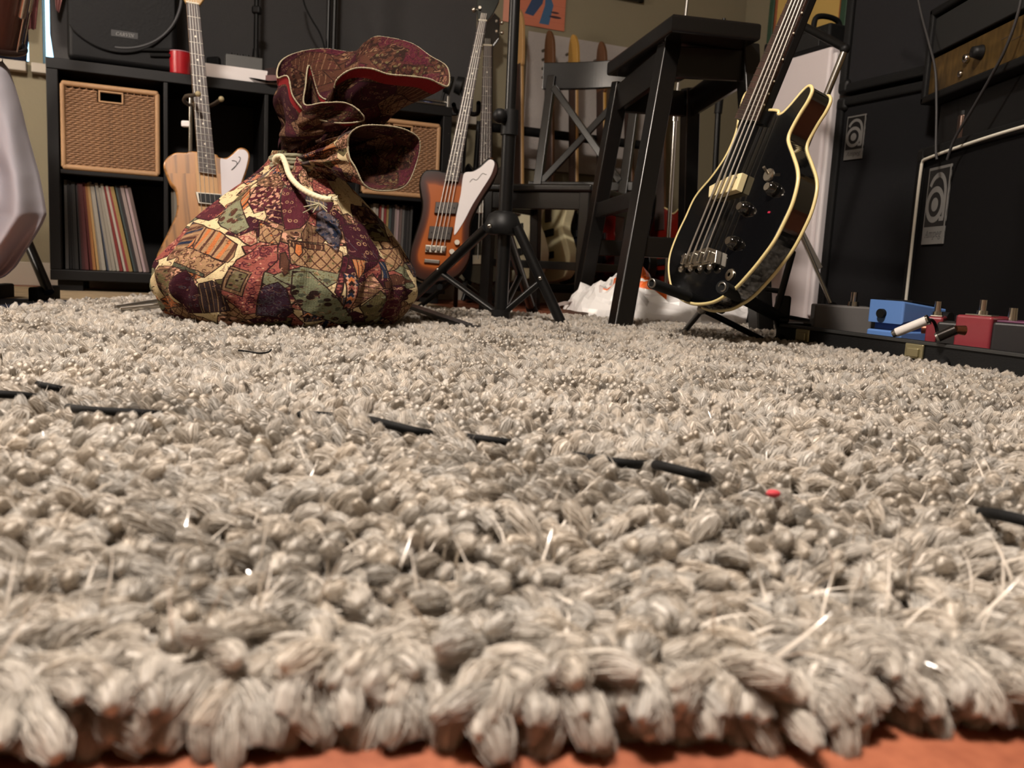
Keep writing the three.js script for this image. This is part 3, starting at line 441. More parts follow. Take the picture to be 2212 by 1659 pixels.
{ // wicker baskets
  const strand = grain(256, 256, (x, y) => { const n = 0.8 + 0.35 * noise(x * 22, y * 40) + 0.2 * noise(x * 60, y * 8, 3); return [0.66 * n, 0.49 * n, 0.345 * n]; }, true);
  const wick = mat('#ffffff', 0.6, { map: strand }), rim = mat('#a8825c', 0.55);
  function basket(label, pos) {
    const W = 0.298, H = 0.288, Dp = 0.31, g = thing('wicker_basket', label, 'basket', pos, YAW, 'wicker baskets in the cube shelf');
    const hole = { x0: -0.032, x1: 0.034, y0: H - 0.052, y1: H - 0.022 };
    const rows = 34, weft = [], stakes = [];
    const face = (len, out, mk) => { for (let r = 0; r < rows; r++) { const y = 0.016 + r * (H - 0.032) / rows; const pts = []; const n = 26; for (let i = 0; i <= n; i++) { const x = -len / 2 + len * i / n; pts.push(mk(x, y + 0.0012 * Math.sin(i * 3 + r), out + 0.0018 * ((i + r) % 2 ? 1 : -1))); } weft.push(pts); } };
    const add = (mk, len, holeOn) => face(len, 0, (x, y, z) => mk(x, y, z));
    add((x, y, z) => V(x, y, z), W - 0.02);
    const ribbonGeo = []; for (const pts of weft) { let run = []; const flush = () => { if (run.length > 2) ribbonGeo.push(tube(run, 0.0046, run.length * 2, 5)); run = []; }; for (const p of pts) { if (p.x > hole.x0 - 0.004 && p.x < hole.x1 + 0.004 && p.y > hole.y0 - 0.003 && p.y < hole.y1 + 0.003) flush(); else run.push(p); } flush(); }
    ribbonGeo.forEach(q => part('weave_strand', q, wick, g));
    for (let i = 0; i <= 13; i++) { const x = -W / 2 + 0.012 + i * (W - 0.024) / 13; if (x > hole.x0 && x < hole.x1) stakes.push(rod(V(x, 0.01, 0), V(x, hole.y0, 0), 0.0032, 0.0032, 6)); else stakes.push(rod(V(x, 0.01, 0), V(x, H - 0.01, 0), 0.0032, 0.0032, 6)); }
    part('stakes', join(stakes), mat('#6e4a2c', 0.7), g);
    for (const s of [-1, 1]) part('side_wall', boxAt(0.012, H - 0.01, Dp, s * (W / 2 - 0.004), H / 2, -Dp / 2, 0.004), rim, g);
    part('back_wall', boxAt(W - 0.02, H - 0.01, 0.01, 0, H / 2, -Dp, 0.003), rim, g);
    part('base', boxAt(W - 0.02, 0.01, Dp, 0, 0.008, -Dp / 2, 0.003), rim, g);
    part('rim', join([boxAt(W + 0.004, 0.018, 0.018, 0, H - 0.006, 0, 0.008), boxAt(W + 0.004, 0.018, 0.018, 0, 0.008, 0, 0.008), boxAt(0.016, H - 0.01, 0.016, -W / 2 + 0.002, H / 2, 0, 0.007), boxAt(0.016, H - 0.01, 0.016, W / 2 - 0.002, H / 2, 0, 0.007)]), rim, g);
    const hf = []; const cx = (hole.x0 + hole.x1) / 2, cy = (hole.y0 + hole.y1) / 2; for (const [w, h, x, y] of [[0.078, 0.006, cx, hole.y0 - 0.002], [0.078, 0.006, cx, hole.y1 + 0.002], [0.006, 0.038, hole.x0 - 0.003, cy], [0.006, 0.038, hole.x1 + 0.003, cy]]) hf.push(boxAt(w, h, 0.014, x, y, 0.002, 0.002));
    part('handle_frame', join(hf), rim, g);
    return g;
  }
  basket('wicker basket with handle slot, in the cube above the leaning records', inShelf(cellX(0) + SH.cw / 2 - 0.004, cellY(1), 0.005));
  basket('wicker basket half hidden behind the tapestry bag', inShelf(cellX(3) + SH.cw / 2, cellY(1), 0.005));
}
{ // records: each sleeve its own thing
  const sleeveTones = ['#5d5a57', '#1d1b1b', '#221f1e', '#2c2a28', '#25201f', '#3d1514', '#4a1716', '#571b17', '#8a5a2c', '#9c7b4c', '#6e665a', '#8b8478', '#2b3342', '#7d766b', '#a0988a', '#8f887c', '#6f1d1a', '#a39a8c', '#7b2a2a', '#8b7342', '#36403f', '#241d1d', '#8d7d78', '#a08b8c', '#5a4a46'];
  const look = ['pale grey', 'black', 'charcoal', 'dark grey', 'dark brown', 'dark maroon', 'maroon', 'brick red', 'amber', 'tan', 'taupe', 'light grey', 'navy', 'grey beige', 'cream', 'stone grey', 'deep red', 'off-white', 'rose red', 'mustard', 'slate green', 'near-black brown', 'dusty pink', 'pinkish white', 'brown grey'];
  const mats = sleeveTones.map(c => mat(c, 0.7));
  function row(col, x0, n, where, t0, leanTop, start) {
    let x = x0;
    for (let k = 0; k < n; k++) {
      const i = (start + k) % sleeveTones.length, th = t0[k % t0.length], lean = leanTop(k), h = rr(0.298, 0.309);
      const o = single('record_sleeve', box(th, h, 0.3, 0.001, 1).translate(0, h / 2, -0.15), mats[i], `${look[i]} record sleeve ${where}`, 'record', 'records in the cube shelf');
      o.position.copy(inShelf(cellX(col) + x, cellY(0) + 0.0015, 0.05 + rr(0, 0.012))); o.rotation.order = 'YZX'; o.rotation.y = YAW; o.rotation.z = lean;
      x += th / Math.cos(lean) + 0.001;
    }
  }
  row(0, 0.012, 25, 'in the leaning row under the wicker basket', [0.011, 0.008, 0.009, 0.012, 0.007, 0.01, 0.012, 0.009], k => (k < 1 ? 0.0 : k < 6 ? 0.01 + 0.006 * k : Math.min(0.2, 0.045 + 0.012 * (k - 5))), 0);
  row(1, 0.02, 12, 'standing behind the natural wood bass', [0.009, 0.012, 0.007], k => 0.02, 10);
  row(3, 0.06, 16, 'standing behind the sunburst bass', [0.008, 0.011, 0.01], k => -0.02, 13);
}
{ // loudspeaker with curved grille and badge
  const W = 0.345, H = 0.5, Dp = 0.3, g = thing('loudspeaker', 'black portable loudspeaker with curved grille on the cube shelf', 'speaker', inShelf(SH.a + 0.062 + W / 2, SH.top, 0.02), YAW);
  part('cabinet', boxAt(W, H, Dp, 0, H / 2 + 0.006, -Dp / 2 - 0.012, 0.02), mat('#0b0b0c', 0.55, { specularIntensity: 0.4 }), g);
  const c = V(-0.02, 0.26, 0);
  const gr = new THREE.Shape(); gr.absarc(c.x, c.y, 0.19, 0, Math.PI * 2);
  const front = polyShape([[-W / 2, 0.02], [W / 2, 0.02], [W / 2, H], [-W / 2, H]]);
  const clip = new THREE.Shape(); for (let i = 0; i <= 60; i++) { const a = i / 60 * 6.283; clip[i ? 'lineTo' : 'moveTo'](Math.max(-W / 2 + 0.008, Math.min(W / 2 - 0.006, c.x + 0.2 * Math.cos(a))), Math.max(0.03, Math.min(H - 0.01, c.y + 0.215 * Math.sin(a)))); }
  part('grille', slab(clip, 0.012, 0.004), mat('#121213', 0.6, { specularIntensity: 0.4, bumpMap: speckle, bumpScale: 0.001 }), g, V(0, 0, -0.012));
  for (const [x0, x1, y] of [[0.05, 0.165, 0.03], [0.09, 0.165, 0.012]]) part('port_slot', boxAt(x1 - x0, 0.012, 0.01, (x0 + x1) / 2, y + 0.03, -0.006, 0.004).rotateZ(0.12), M.blackRubber, g);
  part('bezel_ring', new THREE.TorusGeometry(0.208, 0.006, 8, 40, 1.5).rotateZ(-1.6).translate(c.x, c.y + 0.01, -0.004), mat('#303032', 0.5), g);
  const badge = canvas(256, 64, (x, w, h) => { x.fillStyle = '#101011'; x.fillRect(0, 0, w, h); x.fillStyle = '#7d7b79'; x.font = 'italic 46px serif'; x.textBaseline = 'middle'; x.textAlign = 'center'; x.fillText('CARVIN', w / 2, h / 2 + 2); });
  part('badge', new THREE.PlaneGeometry(0.084, 0.021), mat('#ffffff', 0.5, { map: badge }), g, V(0.005, 0.108, 0.0015));
}
{ // small things on the shelf top
  const up = SH.top;
  const put = (px, py, z) => { const q = toRoom(onPlane(px, py, inShelf(0, up, z), B)); return inShelf(q.a, up, z); };
  const cup = thing('party_cup', 'red plastic cup on the shelf beside the loudspeaker', 'cup', put(389, 178, 0.04));
  part('cup_wall', lathe([[0.001, 0.002], [0.032, 0.002], [0.0325, 0], [0.0335, 0.004], [0.0375, 0.076], [0.036, 0.076], [0.032, 0.006], [0.001, 0.005]], 40), mat('#a0101c', 0.35, { clearcoat: 0.3 }), cup);
  part('cup_rim', new THREE.TorusGeometry(0.0378, 0.0017, 8, 40).rotateX(Math.PI / 2).translate(0, 0.0765, 0), mat('#b9808a', 0.4), cup);
  const bl = thing('small_blue_lid', 'small pale blue lid beside the red cup', 'lid', put(356, 172, 0.06)); part('lid', new THREE.CylinderGeometry(0.013, 0.013, 0.01, 20), mat('#6c8ad0', 0.5), bl, V(0, 0.032, 0)); part('jar', new THREE.CylinderGeometry(0.012, 0.012, 0.027, 20), mat('#4a2c2c', 0.5), bl, V(0, 0.0135, 0));
  const k = thing('white_keyboard_case', 'long white flat case lying along the shelf edge', 'case', put(520, 192, 0.03), YAW);
  part('case_body', box(0.3, 0.05, 0.13, 0.006), M.white, k, V(-0.015, 0.028, -0.065)); part('case_base', box(0.305, 0.006, 0.135, 0.002), M.blackPlastic, k, V(-0.015, 0.003, -0.065));
  const m = thing('black_mixer', 'dark grey box with silver switch on the white case', 'mixer', put(528, 192, 0.06).setY(up + 0.0535), YAW);
  part('housing', box(0.13, 0.048, 0.08, 0.004), M.greyPlastic, m, V(0, 0.024, -0.045)); part('switch', box(0.022, 0.004, 0.008, 0.001), M.nickel, m, V(0.03, 0.05, -0.03));
  for (let i = 0; i < 4; i++) part('knob', new THREE.CylinderGeometry(0.006, 0.007, 0.012, 12), M.blackPlastic, m, V(-0.045 + i * 0.02, 0.054, -0.05));
  // desk stand with round foot
  const st = thing('desk_stand', 'black desk stand with flared foot behind the dark mixer', 'stand', put(552, 175, 0.24).setY(up));
  part('base', lathe([[0.001, 0.03], [0.012, 0.03], [0.014, 0.024], [0.05, 0.012], [0.075, 0.008], [0.078, 0], [0.001, 0]], 30), M.blackPlastic, st, V(0, 0.0, 0));
  part('neck_cone', lathe([[0.001, 0.17], [0.011, 0.168], [0.016, 0.12], [0.03, 0.07], [0.045, 0.03], [0.046, 0.01]], 24), M.blackPlastic, st);
  part('pole', rod(V(0, 0.1, 0), V(0.002, 0.6, 0), 0.0095), M.blackPlastic, st); part('clamp', boxAt(0.034, 0.03, 0.03, 0.002, 0.31, 0, 0.008), M.blackPlastic, st);
  for (const s of [-1, 1]) part('arm', rod(V(0, 0.05, 0), V(s * 0.085, 0.022, 0.02), 0.009, 0.006), M.blackPlastic, st);
  const cb = thing('microphone_clip', 'pile of black microphone clips on the shelf by the bass neck', 'clips', put(475, 178, 0.25).setY(up));
  for (let i = 0; i < 6; i++) part('clip', boxAt(rr(0.03, 0.05), rr(0.03, 0.07), 0.03, -0.06 + i * 0.024, 0.035 + 0.028 * (i % 3), rr(-0.02, 0.02), 0.008).rotateZ(rr(-0.2, 0.2)), M.blackRubber, cb);
  part('coil', new THREE.TorusGeometry(0.05, 0.011, 8, 24).rotateX(1.4).translate(0, 0.012, 0.0), M.blackRubber, cb);
  const hat = thing('felt_hat', 'dark felt hat with ribbon resting at the shelf edge', 'hat', put(600, 182, 0.06).setY(up + 0.002));
  part('brim', sheet(40, 6, (u, v) => { const t = u * 6.2832, r = 0.05 + 0.05 * v; return V(r * 1.2 * Math.cos(t), 0.012 + 0.02 * v * v * Math.abs(Math.cos(t)) - 0.008 * v, r * Math.sin(t)); }, true), mat('#1a1615', 0.9), hat);
  part('crown', lathe([[0.001, 0.062], [0.03, 0.066], [0.048, 0.06], [0.055, 0.02], [0.056, 0.008]], 32), mat('#241312', 0.9), hat);
  part('ribbon', lathe([[0.0565, 0.014], [0.0562, 0.032], [0.0555, 0.034]], 32), mat('#6b4d4d', 0.8), hat);
  // right end of the shelf top
  const tall = thing('black_pole_stand', 'black twin-tube stand rising behind the tapestry bag', 'stand', put(712, 200, 0.3).setY(up));
  part('base', lathe([[0.001, 0.014], [0.08, 0.012], [0.09, 0.0], [0.001, 0.0]], 30), M.blackMetal, tall); part('pole', rod(V(-0.012, 0.01, 0), V(-0.01, 0.8, 0), 0.0085), M.blackMetal, tall); part('pole', rod(V(0.012, 0.01, 0), V(0.014, 0.8, 0), 0.009), M.blackMetal, tall); part('brace', boxAt(0.04, 0.02, 0.02, 0, 0.2, 0, 0.004), M.dullChrome, tall);
  { const pts = [[650, -30], [658, 10], [672, 40], [690, 70], [700, 100], [704, 150]].map(p => { const q = toRoom(onPlane(...p, inShelf(0, up, 0.29), B)); return inShelf(q.a, q.y, 0.29); }); single('hanging_cable', tube(pts, 0.0035, 40, 8), M.blackRubber, 'thin black cable drooping to the twin-tube stand', 'cable'); }
  const sp = thing('spray_bottle', 'small silver-tipped black bottle standing behind the bag cloth', 'bottle', put(890, 235, 0.26).setY(up));
  part('bottle', lathe([[0.001, 0.0], [0.024, 0.0], [0.025, 0.12], [0.014, 0.16], [0.014, 0.185], [0.001, 0.186]], 24), M.blackPlastic, sp); part('silver_tip', lathe([[0.008, 0.185], [0.008, 0.22], [0.005, 0.245], [0.001, 0.247]], 16), M.chrome, sp);
  const hw = thing('drum_hardware', 'chrome clamp with two rods lying on the shelf end', 'hardware', put(905, 240, 0.05).setY(up), YAW);
  part('socket', lathe([[0.001, 0], [0.022, 0], [0.022, 0.03], [0.015, 0.05], [0.012, 0.075], [0.001, 0.076]], 20), M.chrome, hw, V(-0.03, 0, 0));
  part('rod', rod(V(-0.02, 0.024, 0.01), V(0.115, 0.026, -0.01), 0.0055), M.chrome, hw); part('rod', rod(V(-0.02, 0.008, 0.02), V(0.1, 0.008, 0.02), 0.005), M.chrome, hw); part('collar', new THREE.TorusGeometry(0.011, 0.004, 8, 16).rotateY(1.57).translate(-0.01, 0.024, 0.01), M.chrome, hw); part('bracket', boxAt(0.012, 0.05, 0.02, 0.118, 0.025, 0, 0.003), M.dullChrome, hw);
  const hd = thing('headphones', 'black headphones standing at the end of the shelf', 'headphones', put(978, 235, 0.16).setY(up + 0.002));
  for (const s of [-1, 1]) part('ear_cup', new THREE.CylinderGeometry(0.034, 0.038, 0.026, 24).rotateZ(1.3).translate(s * 0.022, 0.115, 0.0), M.blackPlastic, hd);
  part('headband', tube([V(-0.03, 0.11, 0), V(-0.045, 0.05, 0), V(-0.03, 0.006, 0), V(0.03, 0.006, 0), V(0.045, 0.05, 0), V(0.03, 0.11, 0)], 0.006, 30, 8), M.blackPlastic, hd);
  const ov = thing('blue_picks_tin', 'small violet-blue oval tin on the shelf end', 'tin', put(925, 225, 0.12).setY(up)); part('tin', new THREE.CylinderGeometry(0.018, 0.018, 0.03, 24).scale(1, 1, 0.6), mat('#2c3263', 0.4), ov, V(0, 0.015, 0)); part('lid', new THREE.CylinderGeometry(0.0185, 0.0185, 0.006, 24).scale(1, 1, 0.62), mat('#232852', 0.4), ov, V(0, 0.032, 0));
}

// ---------------------------------------------------------------- guitars and basses
const ashWood = grain(512, 512, (x, y) => { const w = x * 26 + 1.6 * noise(x * 5, y * 1.2) + 0.5 * noise(x * 40, y * 3, 2), l = 0.5 + 0.5 * Math.sin(w * 3.1), d = Math.pow(l, 5), strip = (x > 0.47 && x < 0.505) || (x > 0.6 && x < 0.635) ? 0.82 : 1; const k = (0.98 - 0.24 * d + 0.05 * noise(x * 90, y * 12)) * strip; return [0.80 * k, 0.62 * k, 0.40 * k]; }, true, [2.2, 1.6]);
const rosewoodMap = grain(128, 256, (x, y) => { const k = 0.8 + 0.4 * noise(x * 30, y * 5) + 0.3 * noise(x * 80, y * 14, 3); return [0.235 * k, 0.15 * k, 0.115 * k]; }, true, [8, 3]);
const fretWood = mat('#ffffff', 0.5, { map: rosewoodMap });
const quadShape = (at, q) => polyShape(q.map(p => at(p[0], p[1])));
const inset = (at, c) => at(c[0], c[1]);
// fretboard, neck, frets, dots and strings in the plane of the instrument; corners given nut-left, nut-right, end-right, end-left
function neckParts(o, at, q, z, opt = {}) {
  const [a, b, c, d] = q.map(p => at(...p)), fr = opt.frets ?? 20, sc = 1 / (1 - Math.pow(2, -fr / 12));
  part('neck', slab(polyShape([a, b, c, d]), 0.02, 0.004), opt.neckMat || mat('#8a6238', 0.45), o, V(0, 0, z - 0.016));
  part('fretboard', slab(polyShape([a, b, c, d]), 0.006, 0.001), opt.boardMat || fretWood, o, V(0, 0, z + 0.003));
  const frets = [], dots = []; const L = (t) => [a.clone().lerp(d, t), b.clone().lerp(c, t)];
  for (let k = 1; k <= fr; k++) { const t = (1 - Math.pow(2, -k / 12)) * sc, [p, r] = L(t); frets.push(rod(V(p.x, p.y, z + 0.009), V(r.x, r.y, z + 0.009), 0.0009, 0.0009, 5)); if ([3, 5, 7, 9, 12, 15, 17, 19].includes(k)) { const [p0, r0] = L((t + (1 - Math.pow(2, -(k - 1) / 12)) * sc) / 2), m = p0.clone().lerp(r0, 0.5); if (!opt.noDots) dots.push(new THREE.CylinderGeometry(0.003, 0.003, 0.0008, 12).rotateX(Math.PI / 2).translate(m.x, m.y, z + 0.0094)); if (opt.sideDots) { const e = r0; dots.push(ball(0.0022, e.x, e.y, z + 0.006, 8)); } } }
  frets.forEach(f => part('fret', f, M.nickel, o)); const markMat = mat('#cfc6b2', 0.4); dots.forEach(d => part('fret_marker', d, markMat, o));
  part('nut', slab(polyShape([a.clone().lerp(d, -0.006), b.clone().lerp(c, -0.006), b.clone().lerp(c, 0.004), a.clone().lerp(d, 0.004)]), 0.011, 0.001), mat('#c9bfa4', 0.4), o, V(0, 0, z));
  const end = opt.stringEnd.map(p => at(...p)), n = opt.strings ?? 4;
  for (let i = 0; i < n; i++) { const t = (i + 0.5) / n, s0 = a.clone().lerp(b, 0.12 + 0.76 * t), s1 = end[0].clone().lerp(end[1], t), up = s0.clone().sub(s1).multiplyScalar(0.03).add(s0); part('string', rod(V(s1.x, s1.y, z + 0.014), V(up.x, up.y, z + 0.0115), 0.0012 * (opt.gauge ?? 1) * (1.25 - 0.12 * i), undefined, 6), M.string, o); }
}
function headParts(o, at, pts, pegs, z, m, thick = 0.016) {
  part('headstock', slab(polyShape(pts.map(p => at(...p))), thick, 0.003), m, o, V(0, 0, z - 0.012));
  for (const [x, y, dx] of pegs) { const c = at(x, y), e = at(x + dx, y); part('tuner', join([rod(V(c.x, c.y, z - 0.004), V(e.x, e.y, z - 0.004), 0.003, 0.003, 8), ball(0.009, e.x, e.y, z - 0.004, 10).scale(1, 1, 1), new THREE.CylinderGeometry(0.005, 0.006, 0.02, 12).rotateX(Math.PI / 2).translate(c.x, c.y, z + 0.004)]), M.nickel, o); }
}
function pickup(o, at, q, z, body, polesMat, n = 4, th = 0.012) {
  const s = q.map(p => at(...p)); const pk = part('pickup', slab(polyShape(s), th, 0.0015), body, o, V(0, 0, z));
  const poles = []; for (let i = 0; i < n; i++) { const t = (i + 0.5) / n, c = s[0].clone().lerp(s[1], t).lerp(s[3].clone().lerp(s[2], t), 0.5); poles.push(new THREE.CylinderGeometry(0.0028, 0.0028, 0.003, 10).rotateX(Math.PI / 2).translate(c.x, c.y, th)); }
  part('pole_pieces', join(poles), polesMat, pk); return pk;
}
{ // natural wood bass in its stand
  const nrm = azim(21, 9), o = thing('bass_guitar', 'natural wood bass with white pickguard leaning before the cube shelf', 'bass guitar', V(0, 0, 0));
  const at = planeThing(o, P(448, 375, 2.72), nrm, P(420, 12, 2.76).sub(P(448, 375, 2.72)));
  const out = [[415, 326], [402, 329], [380, 329], [362, 339], [353, 354], [357, 372], [367, 395], [377, 408], [382, 432], [380, 462], [367, 492], [352, 523], [340, 548], [338, 563], [344, 578], [368, 600], [410, 613], [460, 616], [515, 602], [545, 570], [548, 530], [530, 490], [519, 455], [521, 408], [534, 367], [540, 342], [537, 327], [527, 319], [514, 320], [501, 332], [489, 340], [473, 339], [464, 332]];
  const body = smoothShape(out.map(p => at(...p)), 140, 0.5);
  const ash = mat('#dcc6a6', 0.4, { map: ashWood, clearcoat: 0.4, clearcoatRoughness: 0.25 });
  part('body', slab(body, 0.042, 0.006, 4), ash, o, V(0, 0, -0.042));
  part('pickguard', slab(smoothShape([[476, 344], [489, 345], [501, 337], [515, 325], [527, 324], [535, 331], [536, 343], [530, 368], [517, 405], [505, 440], [492, 465], [481, 470], [479, 430], [477, 380]].map(p => at(...p)), 80, 0.4), 0.003, 0.0008), mat('#d9d2d4', 0.35), o, V(0, 0, 0.0005));
  { const c = at(507, 356), pts = []; for (let i = 0; i < 22; i++) { const t = i / 21; pts.push(V(c.x + 0.012 * Math.sin(t * 9) + 0.016 * (t - 0.5), c.y + 0.024 * Math.cos(t * 6.5) * (0.5 + t * 0.5), 0.0042)); } part('bird_mark', tube(pts, 0.0011, 60, 5), mat('#3a3634', 0.5), o); }
  part('center_strip', slab(polyShape([[420, 330], [466, 334], [478, 520], [434, 520]].map(p => at(...p))), 0.003, 0.0005), mat('#b98d57', 0.45), o, V(0, 0, -0.0018));
  neckParts(o, at, [[402, 8], [430, 13], [467, 379], [429, 373]], 0.004, { stringEnd: [[434, 525], [478, 528]], neckMat: mat('#a77b48', 0.4), gauge: 0.5 });
  headParts(o, at, [[401, 6], [432, 12], [446, -8], [448, -70], [420, -92], [392, -70], [392, -12]], [[402, -20, -18], [402, -45, -18], [440, -25, 18], [440, -50, 18]], 0.0, mat('#b08a52', 0.45));
  pickup(o, at, [[422, 416], [478, 421], [477, 446], [428, 441]], 0.001, M.nickel, M.blackPlastic); part('pickup_cover', slab(polyShape([[428, 419], [476, 423], [476, 443], [431, 438]].map(p => at(...p))), 0.004, 0.001), M.blackPlastic, o, V(0, 0, 0.0115));
  part('bridge', slab(polyShape([[436, 515], [484, 519], [484, 540], [437, 536]].map(p => at(...p))), 0.012, 0.002), M.nickel, o);
  // its stand
  const s = thing('guitar_stand', 'chrome guitar stand with padded yoke holding the natural bass', 'stand', V(0, 0, 0));
  const pole0 = P(404, 250, 2.83), pole1 = P(410, 600, 2.8), top = P(412, 212, 2.83);
  part('post', rod(pole1, top, 0.006), M.chrome, s); part('clamp', boxAt(0.03, 0.02, 0.02, ...P(403, 268, 2.83).toArray(), 0.005), M.white, s);
  part('yoke', tube([[407, 226], [398, 218], [402, 208], [416, 206], [428, 203]].map((p, i) => P(p[0], p[1], 2.83 - i * 0.045)), 0.006, 24, 8), mat('#3c3226', 0.6), s); part('yoke', tube([[412, 226], [440, 232], [460, 226], [470, 220], [478, 214]].map((p, i) => P(p[0], p[1], 2.83 - i * 0.045)), 0.006, 24, 8), mat('#3c3226', 0.6), s);
  for (const p of [[428, 203], [478, 214]]) part('yoke_tip', ball(0.0085, ...P(p[0], p[1], 2.65).toArray(), 12), mat('#a39672', 0.5), s);
  const foot = (px, py, d) => P(px, py, d);
  for (const e of [onLevel(268, 668, 0.014), onLevel(560, 655, 0.012), P(430, 628, 2.87).setY(0.012)]) part('leg', rod(pole1, e, 0.0075), M.blackMetal, s);
  part('foot_bar', rod(onLevel(262, 668, 0.05), onLevel(352, 658, 0.062), 0.006), M.chrome, s); part('foot_bar', rod(onLevel(250, 664, 0.05), onLevel(352, 648, 0.062), 0.004), M.dullChrome, s);
  for (const dx of [-0.06, 0.06]) { const r = pole1.clone().add(V(dx, 0.02, 0)); part('rest', rod(r, r.clone().add(V(0.03, -0.005, 0.12)), 0.009), M.blackRubber, s); }
}
{ // sunburst bass
  const nrm = azim(6, 10), base = P(975, 400, 2.92), o = thing('bass_guitar', 'sunburst bass with white pickguard standing behind the tripod stand', 'bass guitar', V(0, 0, 0));
  const at = planeThing(o, base, nrm, P(1042, 48, 2.96).sub(P(974, 392, 2.92)));
  const out = [[962, 370], [945, 366], [921, 367], [909, 380], [905, 397], [908, 421], [911, 442], [907, 472], [895, 510], [886, 540], [884, 565], [890, 590], [908, 606], [945, 611], [985, 600], [1008, 575], [1018, 545], [1016, 510], [1020, 475], [1040, 435], [1062, 400], [1076, 372], [1076, 353], [1068, 343], [1055, 341], [1037, 357], [1022, 367], [1007, 372], [994, 370]];
  const pts = out.map(p => at(...p)), body = smoothShape(pts, 140);
  const bb = new THREE.Box2().setFromPoints(pts), size = bb.getSize(new THREE.Vector2());
  const burst = canvas(512, 512, (c, w, h) => { const X = p => (p.x - bb.min.x) / size.x * w, Y = p => h - (p.y - bb.min.y) / size.y * h, poly = body.getPoints(); const trace = () => { c.beginPath(); poly.forEach((p, i) => i ? c.lineTo(X(p), Y(p)) : c.moveTo(X(p), Y(p))); c.closePath(); }; c.fillStyle = '#8a4014'; c.fillRect(0, 0, w, h); c.fillStyle = '#a2531a'; trace(); c.fill(); for (let i = 0; i < 60; i++) { c.strokeStyle = `rgba(150,70,20,${0.05 + 0.06 * rnd()})`; c.lineWidth = 2; c.beginPath(); const x = rr(0, w); c.moveTo(x, 0); c.quadraticCurveTo(x + rr(-20, 20), h / 2, x + 10, h); c.stroke(); } for (let k = 0; k < 26; k++) { c.strokeStyle = `rgba(${60 - k},${18},${6},0.16)`; c.lineWidth = 118 - k * 4.2; trace(); c.stroke(); } c.strokeStyle = '#0c0705'; c.lineWidth = 16; trace(); c.stroke(); });
  const bg = slab(body, 0.042, 0.006, 4); { const p = bg.attributes.position, u = bg.attributes.uv; for (let i = 0; i < p.count; i++) u.setXY(i, (p.getX(i) - bb.min.x) / size.x, (p.getY(i) - bb.min.y) / size.y); }
  part('body', bg, mat('#ffffff', 0.3, { map: burst, specularIntensity: 0.3, clearcoat: 0.1, clearcoatRoughness: 0.1 }), o, V(0, 0, -0.042));
  part('pickguard', slab(smoothShape([[1002, 376], [1022, 371], [1038, 362], [1056, 346], [1065, 347], [1068, 356], [1060, 380], [1040, 412], [1020, 444], [1000, 482], [981, 508], [986, 462], [995, 420]].map(p => at(...p)), 80, 0.4), 0.003, 0.0008), M.white, o, V(0, 0, 0.0005));
  { const c = at(1033, 384), q = []; for (let i = 0; i < 20; i++) { const t = i / 19; q.push(V(c.x + 0.05 * (t - 0.5), c.y + 0.045 * (t - 0.5) + 0.006 * Math.sin(t * 11), 0.0042)); } part('bird_mark', tube(q, 0.0009, 50, 5), mat('#6a6462', 0.5), o); }
  neckParts(o, at, [[1033, 47], [1051, 49], [989, 394], [960, 391]], 0.004, { stringEnd: [[926, 540], [962, 543]], neckMat: mat('#2a1a12', 0.4), gauge: 1.3 });
  headParts(o, at, [[1032, 44], [1052, 48], [1066, 30], [1078, 5], [1084, -60], [1062, -80], [1036, -60], [1030, 5]], [[1036, 20, -12], [1040, -15, -12], [1042, -48, -12], [1070, -20, 14]], 0.0, mat('#0c1512', 0.2, { clearcoat: 0.8 }));
  const frame = mat('#4c4744', 0.25, { metalness: 0.9 });
  pickup(o, at, [[941, 438], [990, 439], [984, 464], [938, 462]], 0.001, frame, M.blackPlastic); pickup(o, at, [[928, 490], [978, 492], [972, 520], [924, 517]], 0.001, frame, M.blackPlastic);
  const br = part('bridge', slab(quadShape(at, [[919, 530], [964, 533], [962, 549], [918, 546]]), 0.012, 0.002), M.nickel, o); for (let i = 0; i < 4; i++) { const c = at(924 + i * 11.5, 538 + i); part('saddle', boxAt(0.012, 0.016, 0.008, c.x, c.y, 0.015, 0.002), M.chrome, br); }
  part('tailpiece', slab(quadShape(at, [[917, 560], [950, 563], [949, 571], [916, 568]]), 0.01, 0.002), M.chrome, o);
  for (const p of [[987, 525], [976, 545]]) { const c = at(...p); part('knob', new THREE.CylinderGeometry(0.0085, 0.01, 0.014, 20).rotateX(Math.PI / 2).translate(c.x, c.y, 0.007), M.nickel, o); }
  const s = thing('guitar_stand', 'black guitar stand with curved yoke behind the sunburst bass', 'stand', V(0, 0, 0));
  const foot = P(985, 600, 3.06), top = P(1008, 232, 3.1);
  part('post', rod(foot, top, 0.008), M.blackMetal, s); part('yoke', tube([[1004, 236], [1018, 246], [1032, 244], [1034, 222]].map((p, i) => P(p[0], p[1], 3.09 - 0.055 * i)), 0.008, 24, 8), M.blackRubber, s); part('yoke', tube([[1004, 236], [996, 240], [985, 240], [980, 226]].map((p, i) => P(p[0], p[1], 3.09 - 0.055 * i)), 0.008, 24, 8), M.blackRubber, s);
  for (const e of [onLevel(905, 664, 0.01), onLevel(1068, 664, 0.01), P(985, 632, 3.3).setY(0.01)]) part('leg', rod(foot, e, 0.009), M.blackMetal, s);
  for (const px of [950, 1000]) part('rest', rod(P(px + 5, 612, 3.0), P(px, 620, 2.86), 0.01), M.blackRubber, s);
}
